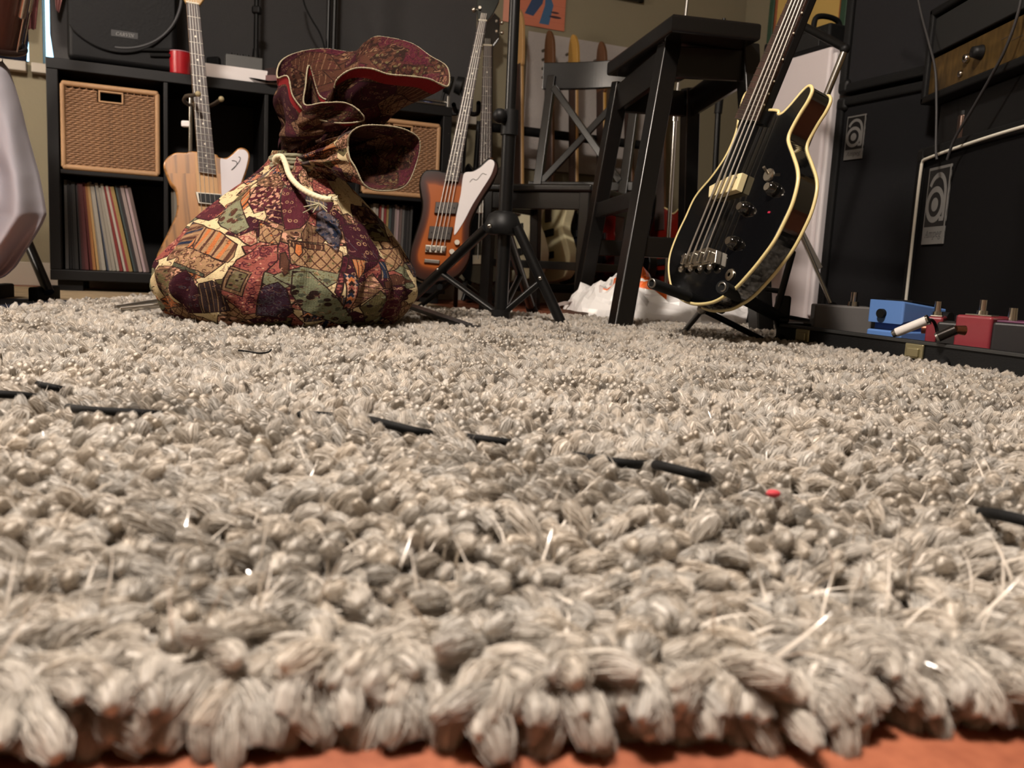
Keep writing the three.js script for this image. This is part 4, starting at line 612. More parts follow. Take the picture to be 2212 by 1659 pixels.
{ // black double-cut bass behind the sunburst one
  const nrm = azim(-12, 10), o = thing('bass_guitar', 'glossy black bass half hidden behind the sunburst bass', 'bass guitar', V(0, 0, 0));
  const at = planeThing(o, P(1050, 480, 3.72), nrm, V(0.06, 1, 0));
  part('body', slab(smoothShape([[1030, 372], [1012, 352], [1002, 372], [1008, 410], [1000, 470], [988, 530], [990, 580], [1020, 612], [1070, 610], [1098, 575], [1094, 520], [1080, 470], [1088, 420], [1096, 380], [1086, 358], [1060, 372]].map(p => at(...p)), 120), 0.04, 0.006), M.blackGloss, o, V(0, 0, -0.04));
  neckParts(o, at, [[1046, 100], [1064, 101], [1062, 400], [1034, 398]], 0.004, { stringEnd: [[1030, 560], [1062, 560]], neckMat: M.blackPlastic });
  headParts(o, at, [[1044, 98], [1066, 100], [1078, 84], [1080, 40], [1060, 20], [1046, 40], [1042, 84]], [[1046, 70, -10], [1046, 50, -10], [1074, 70, 10], [1074, 48, 10]], 0, M.blackGloss);
  pickup(o, at, [[1030, 440], [1068, 440], [1068, 462], [1030, 462]], 0.001, M.chrome, M.blackPlastic); part('bridge', slab(quadShape(at, [[1022, 552], [1066, 552], [1066, 572], [1022, 572]]), 0.014, 0.002), M.chrome, o);
  for (const p of [[1082, 500], [1086, 540]]) { const c = at(...p); part('knob', new THREE.CylinderGeometry(0.009, 0.011, 0.015, 20).rotateX(Math.PI / 2).translate(c.x, c.y, 0.007), M.chrome, o); }
  const s = thing('guitar_stand', 'low black A-frame stand under the half-hidden black bass', 'stand', V(0, 0, 0));
  const apex = P(1046, 520, 3.8); for (const e of [P(1000, 636, 3.74).setY(0.01), P(1100, 640, 3.74).setY(0.01)]) { part('leg', rod(apex, e, 0.009), M.blackMetal, s); const m = apex.clone().lerp(e, 0.8); part('rest', rod(m, m.clone().add(V(0, 0.015, 0.13)), 0.01), M.blackRubber, s); }
  part('brace', rod(apex.clone().lerp(P(1000, 636, 3.74).setY(0.01), 0.6), apex.clone().lerp(P(1100, 640, 3.74).setY(0.01), 0.6), 0.006), M.blackMetal, s);
}
{ // black single-cut style bass with cream binding, in front
  const nrm = azim(-66, 15), o = thing('bass_guitar', 'glossy black bass with cream binding and cream pickup in a floor stand', 'bass guitar', V(0, 0, 0));
  const base = P(1580, 400, 1.76);
  const at = planeThing(o, base, nrm, V(0.2, 1, -0.05));
  const out = [[1628, 236], [1626, 222], [1622, 204], [1616, 197], [1606, 208], [1597, 240], [1589, 285], [1568, 335], [1538, 380], [1502, 424], [1480, 470], [1462, 508], [1447, 550], [1444, 586], [1452, 625], [1470, 645], [1499, 656], [1535, 653], [1562, 640], [1587, 622], [1616, 591], [1643, 558], [1671, 519], [1693, 477], [1710, 438], [1721, 395], [1721, 366], [1712, 336], [1702, 308], [1702, 293], [1709, 276], [1725, 247], [1742, 220], [1752, 198], [1751, 187], [1744, 186], [1729, 200], [1707, 226], [1690, 243], [1680, 246], [1676, 238]];
  const shape = smoothShape(out.map(p => at(...p)), 200, 0.5), TH = 0.052;
  part('body', slab(shape, TH, 0.004, 4), M.blackGloss, o, V(0, 0, -TH));
  const ring = shape.getPoints().map(p => V(p.x, p.y, 0)), loop = z => tube(ring.map(p => V(p.x, p.y, z)), 0.0036, 420, 8, true);
  part('front_binding', loop(-0.0025), M.cream, o); part('rear_binding', loop(-TH + 0.0025), M.cream, o);
  neckParts(o, at, [[1790, -160], [1820, -152], [1648, 268], [1600, 262]], 0.008, { stringEnd: [[1494, 566], [1545, 562]], neckMat: M.blackPlastic, sideDots: true, noDots: true, gauge: 1.7, frets: 22 });
  headParts(o, at, [[1788, -165], [1822, -158], [1850, -190], [1860, -290], [1820, -310], [1790, -290], [1776, -200]], [[1786, -210, -16], [1790, -260, -16], [1840, -210, 16], [1846, -260, 16]], 0.002, M.blackGloss);
  const pk = part('pickup', slab(quadShape(at, [[1545, 408], [1590, 385], [1617, 379], [1604, 416], [1560, 428], [1543, 432]]), 0.016, 0.002), M.ivory, o, V(0, 0, 0.0005));
  const sc = []; for (const p of [[1557, 420], [1595, 410], [1605, 390], [1560, 405]]) { const c = at(...p); sc.push(new THREE.CylinderGeometry(0.002, 0.002, 0.002, 8).rotateX(Math.PI / 2).translate(c.x, c.y, 0.0165)); } part('screws', join(sc), M.dullChrome, pk);
  for (const p of [[1612, 452], [1588, 526], [1672, 410]]) { const c = at(...p); const k = part('knob', lathe([[0.001, 0.018], [0.0085, 0.018], [0.011, 0.012], [0.0135, 0.006], [0.014, 0], [0.001, 0]], 24).rotateX(Math.PI / 2).translate(c.x, c.y, 0), M.blackGloss, o); part('knob_cap', new THREE.CylinderGeometry(0.0075, 0.0075, 0.0012, 20).rotateX(Math.PI / 2).translate(c.x, c.y, 0.0186), M.nickel, k); }
  { const c = at(1661, 378); part('toggle', join([new THREE.CylinderGeometry(0.012, 0.013, 0.003, 20).rotateX(Math.PI / 2).translate(c.x, c.y, 0.0015), rod(V(c.x, c.y, 0), V(c.x + 0.004, c.y + 0.008, 0.02), 0.002, 0.003, 8)]), M.nickel, o); }
  const br = part('bridge', slab(quadShape(at, [[1482, 556], [1540, 538], [1560, 545], [1556, 572], [1490, 582]]), 0.014, 0.002), M.nickel, o);
  for (let i = 0; i < 4; i++) { const t = i / 3, c = at(1494 + t * 52, 566 - t * 5); part('saddle', boxAt(0.011, 0.024, 0.012, c.x, c.y, 0.018, 0.003), M.chrome, br); const d = at(1480 + t * 62, 584 - t * 4); part('string_anchor', ball(0.0075, d.x, d.y, 0.009, 10), M.chrome, br); }
  { const c = at(1578, 594); part('output_jack', lathe([[0.004, 0.004], [0.011, 0.004], [0.013, 0], [0.001, 0]], 20).rotateX(Math.PI / 2).translate(c.x, c.y, 0), M.nickel, o); }
  const rf = at(1662, 459); part('red_pick', boxAt(0.007, 0.004, 0.001, rf.x, rf.y, 0.001, 0.0004), mat('#a01838', 0.4), o);
  // folding A-frame stand
  const s = thing('guitar_stand', 'black folding stand with padded arms under the cream-bound bass', 'stand', V(0, 0, 0));
  const a0 = P(1408, 612, 1.66), a1 = P(1560, 668, 1.86), b0 = P(1560, 620, 1.62), b1 = P(1675, 680, 1.84);
  part('padded_arm', rod(a0, a1, 0.0105), M.blackRubber, s); part('padded_arm', rod(b0, b1, 0.013), M.blackRubber, s);
  for (const [p, d] of [[a0, [1408, 612]], [b0, [1560, 620]]]) part('arm_end', new THREE.TorusGeometry(0.008, 0.002, 8, 16).rotateY(-0.9).translate(p.x, p.y, p.z), M.dullChrome, s);
  const knot = P(1517, 668, 1.8), leg = (p, q, r = 0.0065) => part('leg', rod(p, q, r), M.blackMetal, s);
  leg(knot, onLevel(1472, 724, 0.03)); leg(knot, onLevel(1672, 746, 0.03)); leg(b1, P(1712, 545, 1.94), 0.0075); leg(b1, onLevel(1690, 742, 0.03)); part('cross_tube', rod(P(1655, 625, 1.95), P(1692, 630, 1.93), 0.006), M.blackMetal, s); part('joint', ball(0.011, ...knot.toArray(), 12), M.dullChrome, s);
  part('hinge', boxAt(0.03, 0.06, 0.025, ...P(1690, 668, 1.88).toArray(), 0.006), M.blackPlastic, s); leg(b1, P(1772, 698, 1.98), 0.005);
}
{ // guitars hung along the wall on a floor rack
  const rackB = 0.34;
  const tune = mat('#8f8a82', 0.3, { metalness: 0.9 });
  function rackGuitar(px, label, bodyMat, neckMat, headMat, H, yaw, kind) {
    const p0 = onPlane(px, 640, room(0, 0, rackB), B); p0.y = 0.105;
    const o = thing('electric_guitar', label, 'guitar', p0, 0, 'guitars in the wall rack'); orient(o, p0, V(0, 1, 0).addScaledVector(B, -0.14), azim(yaw));
    const k = H / 1.12;
    const shp = kind === 'single' ? [[0, 0], [0.13, 0.02], [0.17, 0.1], [0.14, 0.19], [0.11, 0.24], [0.14, 0.31], [0.12, 0.37], [0.07, 0.34], [0.03, 0.37], [-0.05, 0.4], [-0.12, 0.37], [-0.14, 0.31], [-0.11, 0.24], [-0.14, 0.19], [-0.17, 0.1], [-0.13, 0.02]] : [[0, 0.005], [0.12, 0.015], [0.165, 0.09], [0.14, 0.17], [0.11, 0.23], [0.145, 0.31], [0.16, 0.4], [0.13, 0.42], [0.09, 0.36], [0.03, 0.33], [-0.03, 0.33], [-0.09, 0.36], [-0.12, 0.44], [-0.155, 0.43], [-0.145, 0.31], [-0.11, 0.23], [-0.14, 0.17], [-0.165, 0.09], [-0.12, 0.015]];
    part('body', slab(smoothShape(shp.map(p => [p[0] * k, p[1] * k]), 110), 0.045, 0.006, 3), bodyMat, o, V(0, 0, -0.045));
    if (kind === 'single') part('binding', tube(smoothShape(shp.map(p => [p[0] * k, p[1] * k]), 80).getPoints().map(p => V(p.x, p.y, -0.003)), 0.003, 200, 6, true), M.cream, o);
    part('neck', boxAt(0.05, 0.58 * k, 0.02, 0, 0.6 * k, -0.008, 0.008), neckMat, o); part('fretboard', boxAt(0.048, 0.62 * k, 0.005, 0, 0.58 * k, 0.004, 0.001), fretWood, o);
    part('headstock', slab(smoothShape([[-0.026, 0.88 * k], [0.026, 0.88 * k], [0.036, 0.92 * k], [0.034, 1.06 * k], [0.0, 1.12 * k], [-0.03, 1.08 * k], [-0.038, 0.95 * k]], 50), 0.015, 0.003), headMat, o, V(0, 0, -0.014));
    for (let i = 0; i < 4; i++) part('tuner', rod(V(-0.03, (0.93 + i * 0.04) * k, -0.008), V(-0.062, (0.93 + i * 0.04) * k, -0.008), 0.004, 0.007, 8), tune, o);
    for (const y of [0.12, 0.22]) part('pickup', boxAt(0.085, 0.03, 0.01, 0, y * k, 0.004, 0.002), M.blackPlastic, o);
    part('bridge', boxAt(0.08, 0.024, 0.014, 0, 0.07 * k, 0.006, 0.002), M.chrome, o);
  }
  const maple = mat('#a58152', 0.45), brown = mat('#5a3a22', 0.45), gold = mat('#a8803c', 0.45);
  const gl = (c) => mat(c, 0.2, { clearcoat: 0.8, clearcoatRoughness: 0.1 });
  rackGuitar(1118, 'cream guitar with maple headstock leaning at the left end of the rack', gl('#cfc6a8'), maple, maple, 1.17, -58, 'double');
  rackGuitar(1184, 'pale cream guitar with brown headstock in the wall rack', gl('#d8cfa8'), brown, brown, 1.1, -60, 'double');
  rackGuitar(1236, 'dark navy guitar with light headstock in the wall rack', gl('#10141f'), maple, gold, 1.1, -60, 'double');
  rackGuitar(1296, 'cherry red guitar with gold-brown neck in the wall rack', gl('#5a0f0c'), gold, brown, 1.09, -62, 'double');
  rackGuitar(1356, 'black guitar with brown neck in the wall rack', gl('#0c0b0b'), brown, maple, 1.08, -62, 'double');
  rackGuitar(1424, 'cherry sunburst guitar with cream binding at the right end of the rack', gl('#6a160c'), brown, gl('#100c0a'), 1.1, -40, 'single');
  const q = (px, py, b) => onPlane(px, py, room(0, 0, b), B);
  const r = thing('guitar_rack', 'long black metal guitar rack against the back wall', 'rack', V(0, 0, 0));
  const bend = (p, b) => { const w = toRoom(p); return room(w.a, w.y, b); };
  const L = toRoom(q(1046, 334, 0.25)).a, R = toRoom(q(1440, 352, 0.25)).a;
  part('padded_rail', rod(room(L, 0.76, 0.17), room(R, 0.76, 0.17), 0.02), M.blackRubber, r); part('lower_rail', rod(room(L, 0.085, 0.46), room(R, 0.085, 0.46), 0.018), M.blackRubber, r); part('rear_rail', rod(room(L, 0.24, 0.24), room(R, 0.24, 0.24), 0.012), M.blackMetal, r);
  for (const a of [L, R]) { part('upright', rod(room(a, 0.01, 0.1), room(a, 0.78, 0.17), 0.012), M.blackMetal, r); part('foot_tube', rod(room(a, 0.012, 0.08), room(a, 0.012, 0.58), 0.012), M.blackMetal, r); part('strut', rod(room(a, 0.012, 0.5), room(a, 0.25, 0.12), 0.01), M.blackMetal, r); }
  // grey felt board behind the rack, poster on the wall
  const felt = mat('#a39c97', 0.95, { specularIntensity: 0.2, bumpMap: speckle, bumpScale: 0.0015 });
  const c = [[1140, 68], [1430, 106], [1410, 420], [1132, 400]].map(p => onWall(...p));
  const fb = single('felt_board', slab(polyShape([[c[0].a, c[0].y], [c[1].a, c[0].y], [c[1].a, 0.62], [c[0].a, 0.62]]), 0.012, 0.002), felt, 'grey felt board on the wall behind the guitar rack', 'board'); fb.position.copy(room(0, 0, 0.002)); fb.rotation.y = YAW;
}

// ---------------------------------------------------------------- stool, chair, stands, soft things
{ // saddle bar stool
  const o = thing('bar_stool', 'tall black wooden saddle stool in front of the guitar rack', 'stool', V(0, 0, 0));
  const HT = 0.785, n = onLevel(1453, 28, HT), r = onLevel(1645, 50, HT), u = r.clone().sub(n).normalize(), w = n.distanceTo(r), v = V(u.z, 0, -u.x), L = 0.52;   // u across, v away
  if (v.z > 0) v.multiplyScalar(-1);
  const at = (a, b, y) => n.clone().addScaledVector(u, a).addScaledVector(v, b).setY(y);
  const top = polyShape([[0, 0], [w, 0], [w, L], [0, L]]); const slot = new THREE.Path(); slot.absellipse(w / 2 - 0.02, L * 0.4, 0.036, 0.055, 0, Math.PI * 2); top.holes.push(slot);
  const sg = slab(top, 0.042, 0.008, 4), mtx = new THREE.Matrix4().makeBasis(u, v, V(0, -1, 0)); mtx.setPosition(n); if (mtx.determinant() < 0) { mtx.makeBasis(u, v, V(0, 1, 0)); mtx.setPosition(n.clone().setY(HT - 0.042)); }
  sg.applyMatrix4(mtx); part('seat', sg, M.blackWood, o);
  const legs = [[P(1447, 92, 2.26), onLevel(1337, 716, 0.03)], [P(1614, 100, 2.3), P(1645, 726, 2.16)], [P(1342, 178, 2.7), P(1252, 668, 2.78)], [P(1492, 190, 2.74), P(1480, 672, 2.82)]];
  legs.forEach(([a, b]) => part('leg', bar(b, a, 0.046, 0.046, V(0.3, 0, 1), 0.004), M.blackWood, o));
  const lerp = (i, t) => legs[i][1].clone().lerp(legs[i][0], t);
  for (const [i, j, t, h] of [[0, 1, 0.285, 0.05], [0, 2, 0.45, 0.046], [1, 3, 0.45, 0.046], [2, 3, 0.285, 0.05]]) part('stretcher', bar(lerp(i, t), lerp(j, t), h, 0.022, V(0, 0, 1), 0.004), M.blackWood, o);
  for (const [i, j] of [[0, 1], [0, 2], [1, 3], [2, 3]]) part('apron', bar(lerp(i, 0.93), lerp(j, 0.93), 0.075, 0.02, V(0, 0, 1), 0.003), M.blackWood, o);
  for (const p of [[1383, 433], [1395, 372], [1356, 598]]) part('bolt', ball(0.0085, 0, 0, 0, 14).scale(1, 1, 0.5).translate(...P(p[0], p[1], 2.165).toArray()), M.blackGloss, o);
}
{ // x-back dining chair
  const phi = -27 * D2R, f = V(Math.sin(phi), 0, Math.cos(phi)), s = V(Math.cos(phi), 0, -Math.sin(phi));     // facing, across
  const fl = onLevel(1036, 396, 0.455), W = 0.43, Dp = 0.41;
  const o = thing('dining_chair', 'black wooden x-back chair behind the tripod stand', 'chair', V(0, 0, 0));
  const at = (x, y, z) => fl.clone().addScaledVector(s, x).addScaledVector(f, -z).setY(y);
  const bx = (w, h, d, x, y, z, r = 0.004) => { const g = box(w, h, d, r); g.rotateY(phi); const c = at(x, y, z); return g.translate(c.x, c.y, c.z); };
  part('seat', bx(W, 0.026, Dp, W / 2, 0.442, Dp / 2, 0.008), M.blackWood, o);
  part('apron', bx(W - 0.03, 0.06, 0.02, W / 2, 0.4, 0.025), M.blackWood, o); part('apron', bx(0.02, 0.06, Dp - 0.04, 0.025, 0.4, Dp / 2), M.blackWood, o); part('apron', bx(0.02, 0.06, Dp - 0.04, W - 0.025, 0.4, Dp / 2), M.blackWood, o);
  for (const x of [0.03, W - 0.03]) part('leg', bar(at(x, 0, 0.03), at(x, 0.43, 0.03), 0.036, 0.036, f), M.blackWood, o);
  const back = 0.93, lean = 0.09, q = (x, y) => at(x, y, Dp - 0.02 + lean * Math.max(0, (y - 0.43) / 0.5));
  for (const x of [0.035, W - 0.035]) { part('leg', bar(at(x, 0, Dp + 0.02), at(x, 0.44, Dp - 0.02), 0.036, 0.034, f), M.blackWood, o); part('back_post', bar(q(x, 0.43), q(x, back - 0.01), 0.034, 0.026, f), M.blackWood, o); }
  const arc = (y0, y1, bow, th) => sheetBox(16, t => { const c = q(0.0 + t * W, (y0 + y1) / 2).addScaledVector(f, -bow * Math.sin(Math.PI * t)); return c; }, y1 - y0, th);
  function sheetBox(n, path, h, th) { const ring = [[-1, -1], [-0.94, 1], [0.94, 1], [1, -1]].length ? [[-h / 2, -th / 2 + 0.003], [-h / 2, th / 2 - 0.003], [-h / 2 + 0.003, th / 2], [h / 2 - 0.003, th / 2], [h / 2, th / 2 - 0.003], [h / 2, -th / 2 + 0.003], [h / 2 - 0.003, -th / 2], [-h / 2 + 0.003, -th / 2], [-h / 2, -th / 2 + 0.003]] : []; const side = sheet(n * 2, 8, (u, v) => { const [a, b] = ring[Math.round(v * 8)]; return path(u).add(V(0, a, 0)).addScaledVector(f, b); }); const cap = u => { const c = path(u), g = box(0.004, h, th, 0.001); g.rotateY(phi); return g.translate(c.x, c.y, c.z); }; const sg = plain(side); sg.computeVertexNormals(); return mergeGeometries([sg, plain(cap(0)), plain(cap(1))]); }
  part('top_rail', arc(back - 0.06, back + 0.042, 0.03, 0.024), M.blackWood, o); part('lower_rail', arc(0.47, 0.505, 0.012, 0.02), M.blackWood, o);
  part('cross_bar', bar(q(0.05, 0.505), q(W - 0.05, back - 0.055), 0.026, 0.014, f), M.blackWood, o); part('cross_bar', bar(q(W - 0.05, 0.505).addScaledVector(f, 0.01), q(0.05, back - 0.055).addScaledVector(f, 0.01), 0.026, 0.014, f), M.blackWood, o);
  part('stretcher', bar(at(0.03, 0.18, 0.03), at(0.03, 0.18, Dp), 0.03, 0.016, s), M.blackWood, o); part('stretcher', bar(at(W - 0.03, 0.18, 0.03), at(W - 0.03, 0.18, Dp), 0.03, 0.016, s), M.blackWood, o); part('stretcher', bar(at(0.03, 0.18, 0.2), at(W - 0.03, 0.18, 0.2), 0.03, 0.016, f), M.blackWood, o);
}
{ // tripod speaker stand
  const D = 2.08, o = thing('tripod_stand', 'black metal tripod stand between the bag and the bar stool', 'stand', V(0, 0, 0));
  const foot = P(1081, 694, D), hub = P(1086, 484, D), top = P(1116, -90, D + 0.02), joint = P(1101, 262, D);
  part('lower_tube', rod(foot, joint, 0.0165, 0.0165, 20), M.blackMetal, o); part('upper_pole', rod(joint, top, 0.0125, 0.0125, 20), M.blackMetal, o);
  part('height_collar', join([rod(P(1100, 292, D), P(1103, 238, D), 0.021, 0.019, 20), rod(P(1103, 252, D), P(1082, 250, D - 0.02), 0.007), ball(0.017, ...P(1080, 250, D - 0.02).toArray(), 14)]), M.blackPlastic, o);
  part('hub', lathe([[0.001, 0.03], [0.02, 0.03], [0.034, 0.022], [0.043, 0.0], [0.043, -0.022], [0.03, -0.026], [0.001, -0.026]], 28).translate(...hub.toArray()), M.blackPlastic, o);
  part('base_collar', rod(foot.clone(), foot.clone().lerp(hub, 0.12), 0.023, 0.023, 18), M.blackPlastic, o);
  const legs = [[[1052, 492, D - 0.01], [872, 662, 2.42]], [[1116, 490, D - 0.03], [1220, 714, D - 0.06]], [[1092, 492, D + 0.05], [1150, 672, 2.45]]];
  for (const [a, b] of legs) { const p = P(...a), q = P(...b); part('leg', rod(p, q, 0.0125, 0.0125, 16), M.blackMetal, o); const m = p.clone().lerp(q, 0.52), e = foot.clone().lerp(hub, 0.06); part('brace', rod(m, e, 0.008), M.blackMetal, o); part('rivet', ball(0.0055, m.x - 0.004, m.y + 0.006, m.z + 0.011, 10), M.chrome, o); part('rubber_foot', rod(q.clone().lerp(p, 0.07), q, 0.015, 0.017), M.blackRubber, o); }
  part('rivet', ball(0.006, ...P(1058, 488, D - 0.045).toArray(), 10), M.chrome, o);
  const fb = thing('stand_leg', 'flat black folded leg lying on the rug beside the bag', 'stand', V(0, 0, 0));
  part('flat_bar', bar(P(868, 655, 2.02), onLevel(1034, 712, 0.042), 0.03, 0.008, V(0, 1, 0), 0.002), M.blackMetal, fb); part('end_cap', ball(0.014, ...P(866, 654, 2.02).toArray(), 12), M.blackRubber, fb);
}
{ // microphone stands by the corner
  const o = thing('microphone_stand', 'chrome microphone stand standing behind the bar stool', 'stand', V(0, 0, 0)), d = 3.05;
  part('pole', rod(P(1436, 660, d).setY(0.02), P(1459, 245, d), 0.0075), M.chrome, o); part('clutch', join([rod(P(1458, 262, d), P(1460, 226, d), 0.012), rod(P(1452, 236, d), P(1468, 234, d), 0.008)]), M.chrome, o); part('upper_pole', rod(P(1460, 226, d), P(1491, -60, d), 0.0055), M.dullChrome, o); part('base', lathe([[0.001, 0.02], [0.012, 0.02], [0.03, 0.014], [0.12, 0.008], [0.125, 0], [0.001, 0]], 32).translate(...P(1436, 660, d).setY(0).toArray()), M.blackMetal, o);
  const k = thing('microphone_stand', 'slim black microphone stand in the room corner', 'stand', V(0, 0, 0)), e = 3.35;
  part('pole', rod(P(1530, 664, e).setY(0.02), P(1552, 230, e), 0.011), M.blackMetal, k); part('sleeve', rod(P(1551, 245, e), P(1555, 208, e), 0.015), M.blackPlastic, k); part('upper_pole', rod(P(1553, 212, e), P(1564, 40, e), 0.007), M.blackMetal, k); part('base', lathe([[0.001, 0.02], [0.014, 0.02], [0.03, 0.014], [0.12, 0.008], [0.125, 0], [0.001, 0]], 32).translate(...P(1530, 664, e).setY(0).toArray()), M.blackMetal, k);
}
{ // crumpled white shopping bag with an orange print
  const c = P(1440, 690, 2.5); c.y = 0.03;
  const o = thing('plastic_bag', 'crumpled white plastic shopping bag with orange print under the stool', 'bag', c);
  const art = canvas(1024, 512, (x, w, h) => { x.fillStyle = '#dedbd8'; x.fillRect(0, 0, w, h); x.fillStyle = '#e0651c'; x.fillRect(w * 0.27, h * 0.12, w * 0.15, h * 0.5); x.fillStyle = '#a9a6a4'; for (let i = 0; i < 5; i++) x.fillRect(w * 0.425, h * (0.2 + 0.085 * i), w * 0.02, h * 0.05); x.fillStyle = '#f0ede9'; x.fillRect(w * 0.31, h * 0.46, w * 0.05, h * 0.03); });
  let g = sheet(64, 18, (u, v) => {
    const th = u * 6.2832, cx = Math.cos(th), cz = Math.sin(th), R = 1 - v;      // u around, v towards the top
    const rx = 0.30 * (1 + 0.12 * noise(cx * 2, cz * 2, 3)), rz = 0.2 * (1 + 0.15 * noise(cx * 2, cz * 2, 9));
    const s = Math.pow(R, 0.6), x = rx * cx * s, z = rz * cz * s, side = x / 0.3;
    let h = (0.085 - 0.035 * side + 0.03 * Math.exp(-(((side + 0.35) / 0.3) ** 2))) * Math.pow(Math.max(0, 1 - R * R), 0.55);
    const cr = Math.abs(noise(x * 14, z * 14, 1)) + 0.6 * Math.abs(noise(x * 34, z * 34, 5)); h += 0.05 * (cr - 0.25) * Math.min(1, v * 4);
    const p = V(x + 0.012 * noise(x * 20, h * 30, 2), Math.max(0.001, h), z + 0.012 * noise(z * 20, h * 30, 8)); p.u = u; p.v = v; return p;
  }, true);
  g = plain(g); g.computeVertexNormals(); part('bag_film', g, mat('#ffffff', 0.35, { map: art, clearcoat: 0.3 }), o);
  part('handle', sheet(24, 4, (u, v) => V(-0.24 - 0.1 * Math.sin(u * 3.14), 0.012 + 0.03 * (1 - u) + 0.012 * v + 0.004 * noise(u * 9, v), -0.03 + 0.16 * u + 0.02 * v)), mat('#dcd8d5', 0.4), o);
}
{ // white cloth hanging at the left edge, its support, drum
  const D = 2.25, right = [[135, 8], [150, 20], [190, 34], [230, 46], [280, 58], [330, 72], [380, 86], [430, 96], [462, 101], [480, 94], [505, 80], [540, 58], [575, 36], [596, 14], [604, -6]];
  const edge = y => { for (let i = 1; i < right.length; i++) if (y <= right[i][0]) { const [y0, x0] = right[i - 1], [y1, x1] = right[i]; return x0 + (x1 - x0) * (y - y0) / (y1 - y0); } return right.at(-1)[1]; };
  const o = thing('white_cloth', 'white cotton sheet draped over a drum throne', 'cloth', V(0, 0, 0));
  part('cloth', sheet(90, 70, (u, v) => { const py = 133 + v * 471, px = edge(py) - (1 - u) * (330 + 60 * v), bulge = Math.sqrt(Math.max(0, 1 - (2 * u - 1) ** 2)); const d = D - 0.17 * bulge - 0.034 * Math.sin(u * 30 + v * 3 + 2 * noise(u * 3, v * 2)) * (0.25 + v) - 0.012 * noise(u * 9, v * 5, 3); return P(px, py + 10 * noise(u * 6, 1, 4) * v, d); }), mat('#a9a6ae', 0.9), o);
  part('cloth_top', sheet(40, 12, (u, v) => { const px = edge(133) - (1 - u) * 330, a = P(px, 133, D - 0.17 * Math.sqrt(Math.max(0, 1 - (2 * u - 1) ** 2))), b = P(px, 132, D + 0.2 * Math.sqrt(Math.max(0, 1 - (2 * u - 1) ** 2))); b.y = a.y + 0.01; return a.lerp(b, v); }), mat('#a9a6ae', 0.9), o);
  const t = thing('drum_throne', 'black drum throne with tripod legs under the white sheet', 'stool', V(0, 0, 0));
  const top = P(-150, 150, D + 0.05), base = onLevel(-90, 640, 0); part('cushion', new THREE.CylinderGeometry(0.14, 0.15, 0.06, 32).translate(top.x, top.y - 0.05, top.z), M.blackPlastic, t); part('post', rod(V(top.x, 0.12, top.z), V(top.x, top.y - 0.07, top.z), 0.013), M.chrome, t);
  for (let i = 0; i < 3; i++) { const a = 0.55 + i * 2.09, e = V(top.x + 0.24 * Math.cos(a), 0.02, top.z + 0.24 * Math.sin(a) * 0.8); part('leg', rod(V(top.x, 0.3, top.z), e, 0.009), M.blackMetal, t); part('rubber_foot', rod(e.clone().add(V(0, -0.012, 0)), e.clone().add(V(0, 0.03, 0)), 0.016, 0.013), M.blackRubber, t); }
  const h = thing('hi_hat_pedal', 'black pedal stand with chrome edge below the white sheet', 'pedal', V(0, 0, 0));
  part('frame', rod(P(58, 520, 2.5), onLevel(106, 632, 0.03), 0.014), M.blackMetal, h); part('foot', bar(onLevel(70, 640, 0.02), onLevel(122, 634, 0.02), 0.05, 0.024, V(0, 0, 1), 0.006), M.blackRubber, h); part('chrome_edge', rod(P(84, 586, 2.46), P(100, 602, 2.44), 0.006), M.chrome, h); part('foot', bar(onLevel(-60, 640, 0.02), onLevel(20, 630, 0.02), 0.05, 0.03, V(0, 0, 1), 0.006), M.blackRubber, h);
  const dr = thing('tom_drum', 'brown lacquered tom drum with chrome lugs hanging at the left', 'drum', V(0, 0, 0)), R = 0.15, Hh = 0.2;
  orient(dr, P(-104, 58, 2.2), V(0.38, 1, 0.25), V(0, -0.2, 1)); dr.userData.label = 'brown lacquered tom drum with chrome lugs above the white sheet';
  part('shell', new THREE.CylinderGeometry(R, R, Hh, 48, 1, true).translate(0, Hh / 2, 0), mat('#4a2a22', 0.3, { clearcoat: 0.7 }), dr); for (const y of [0, Hh]) { part('hoop', new THREE.TorusGeometry(R + 0.008, 0.008, 10, 48).rotateX(Math.PI / 2).translate(0, y, 0), y ? M.chrome : mat('#241714', 0.3), dr); part('drum_head', new THREE.CylinderGeometry(R, R, 0.003, 48).translate(0, y, 0), mat(y ? '#cfc9bd' : '#2a1b18', 0.5), dr); }
  for (let i = 0; i < 8; i++) { const a = i / 8 * 6.283; const lug = part('lug', boxAt(0.022, 0.07, 0.016, 0, 0, 0, 0.007).translate(0, Hh * 0.6, R + 0.006).rotateY(a), M.chrome, dr); part('tension_rod', rod(V(0, 0, R + 0.011), V(0, Hh, R + 0.011), 0.0028).rotateY(a), M.chrome, lug); }
  part('mount_arm', rod(V(0, Hh * 0.7, -R), V(0.03, 0.45, -R - 0.12), 0.012), M.chrome, dr);
}
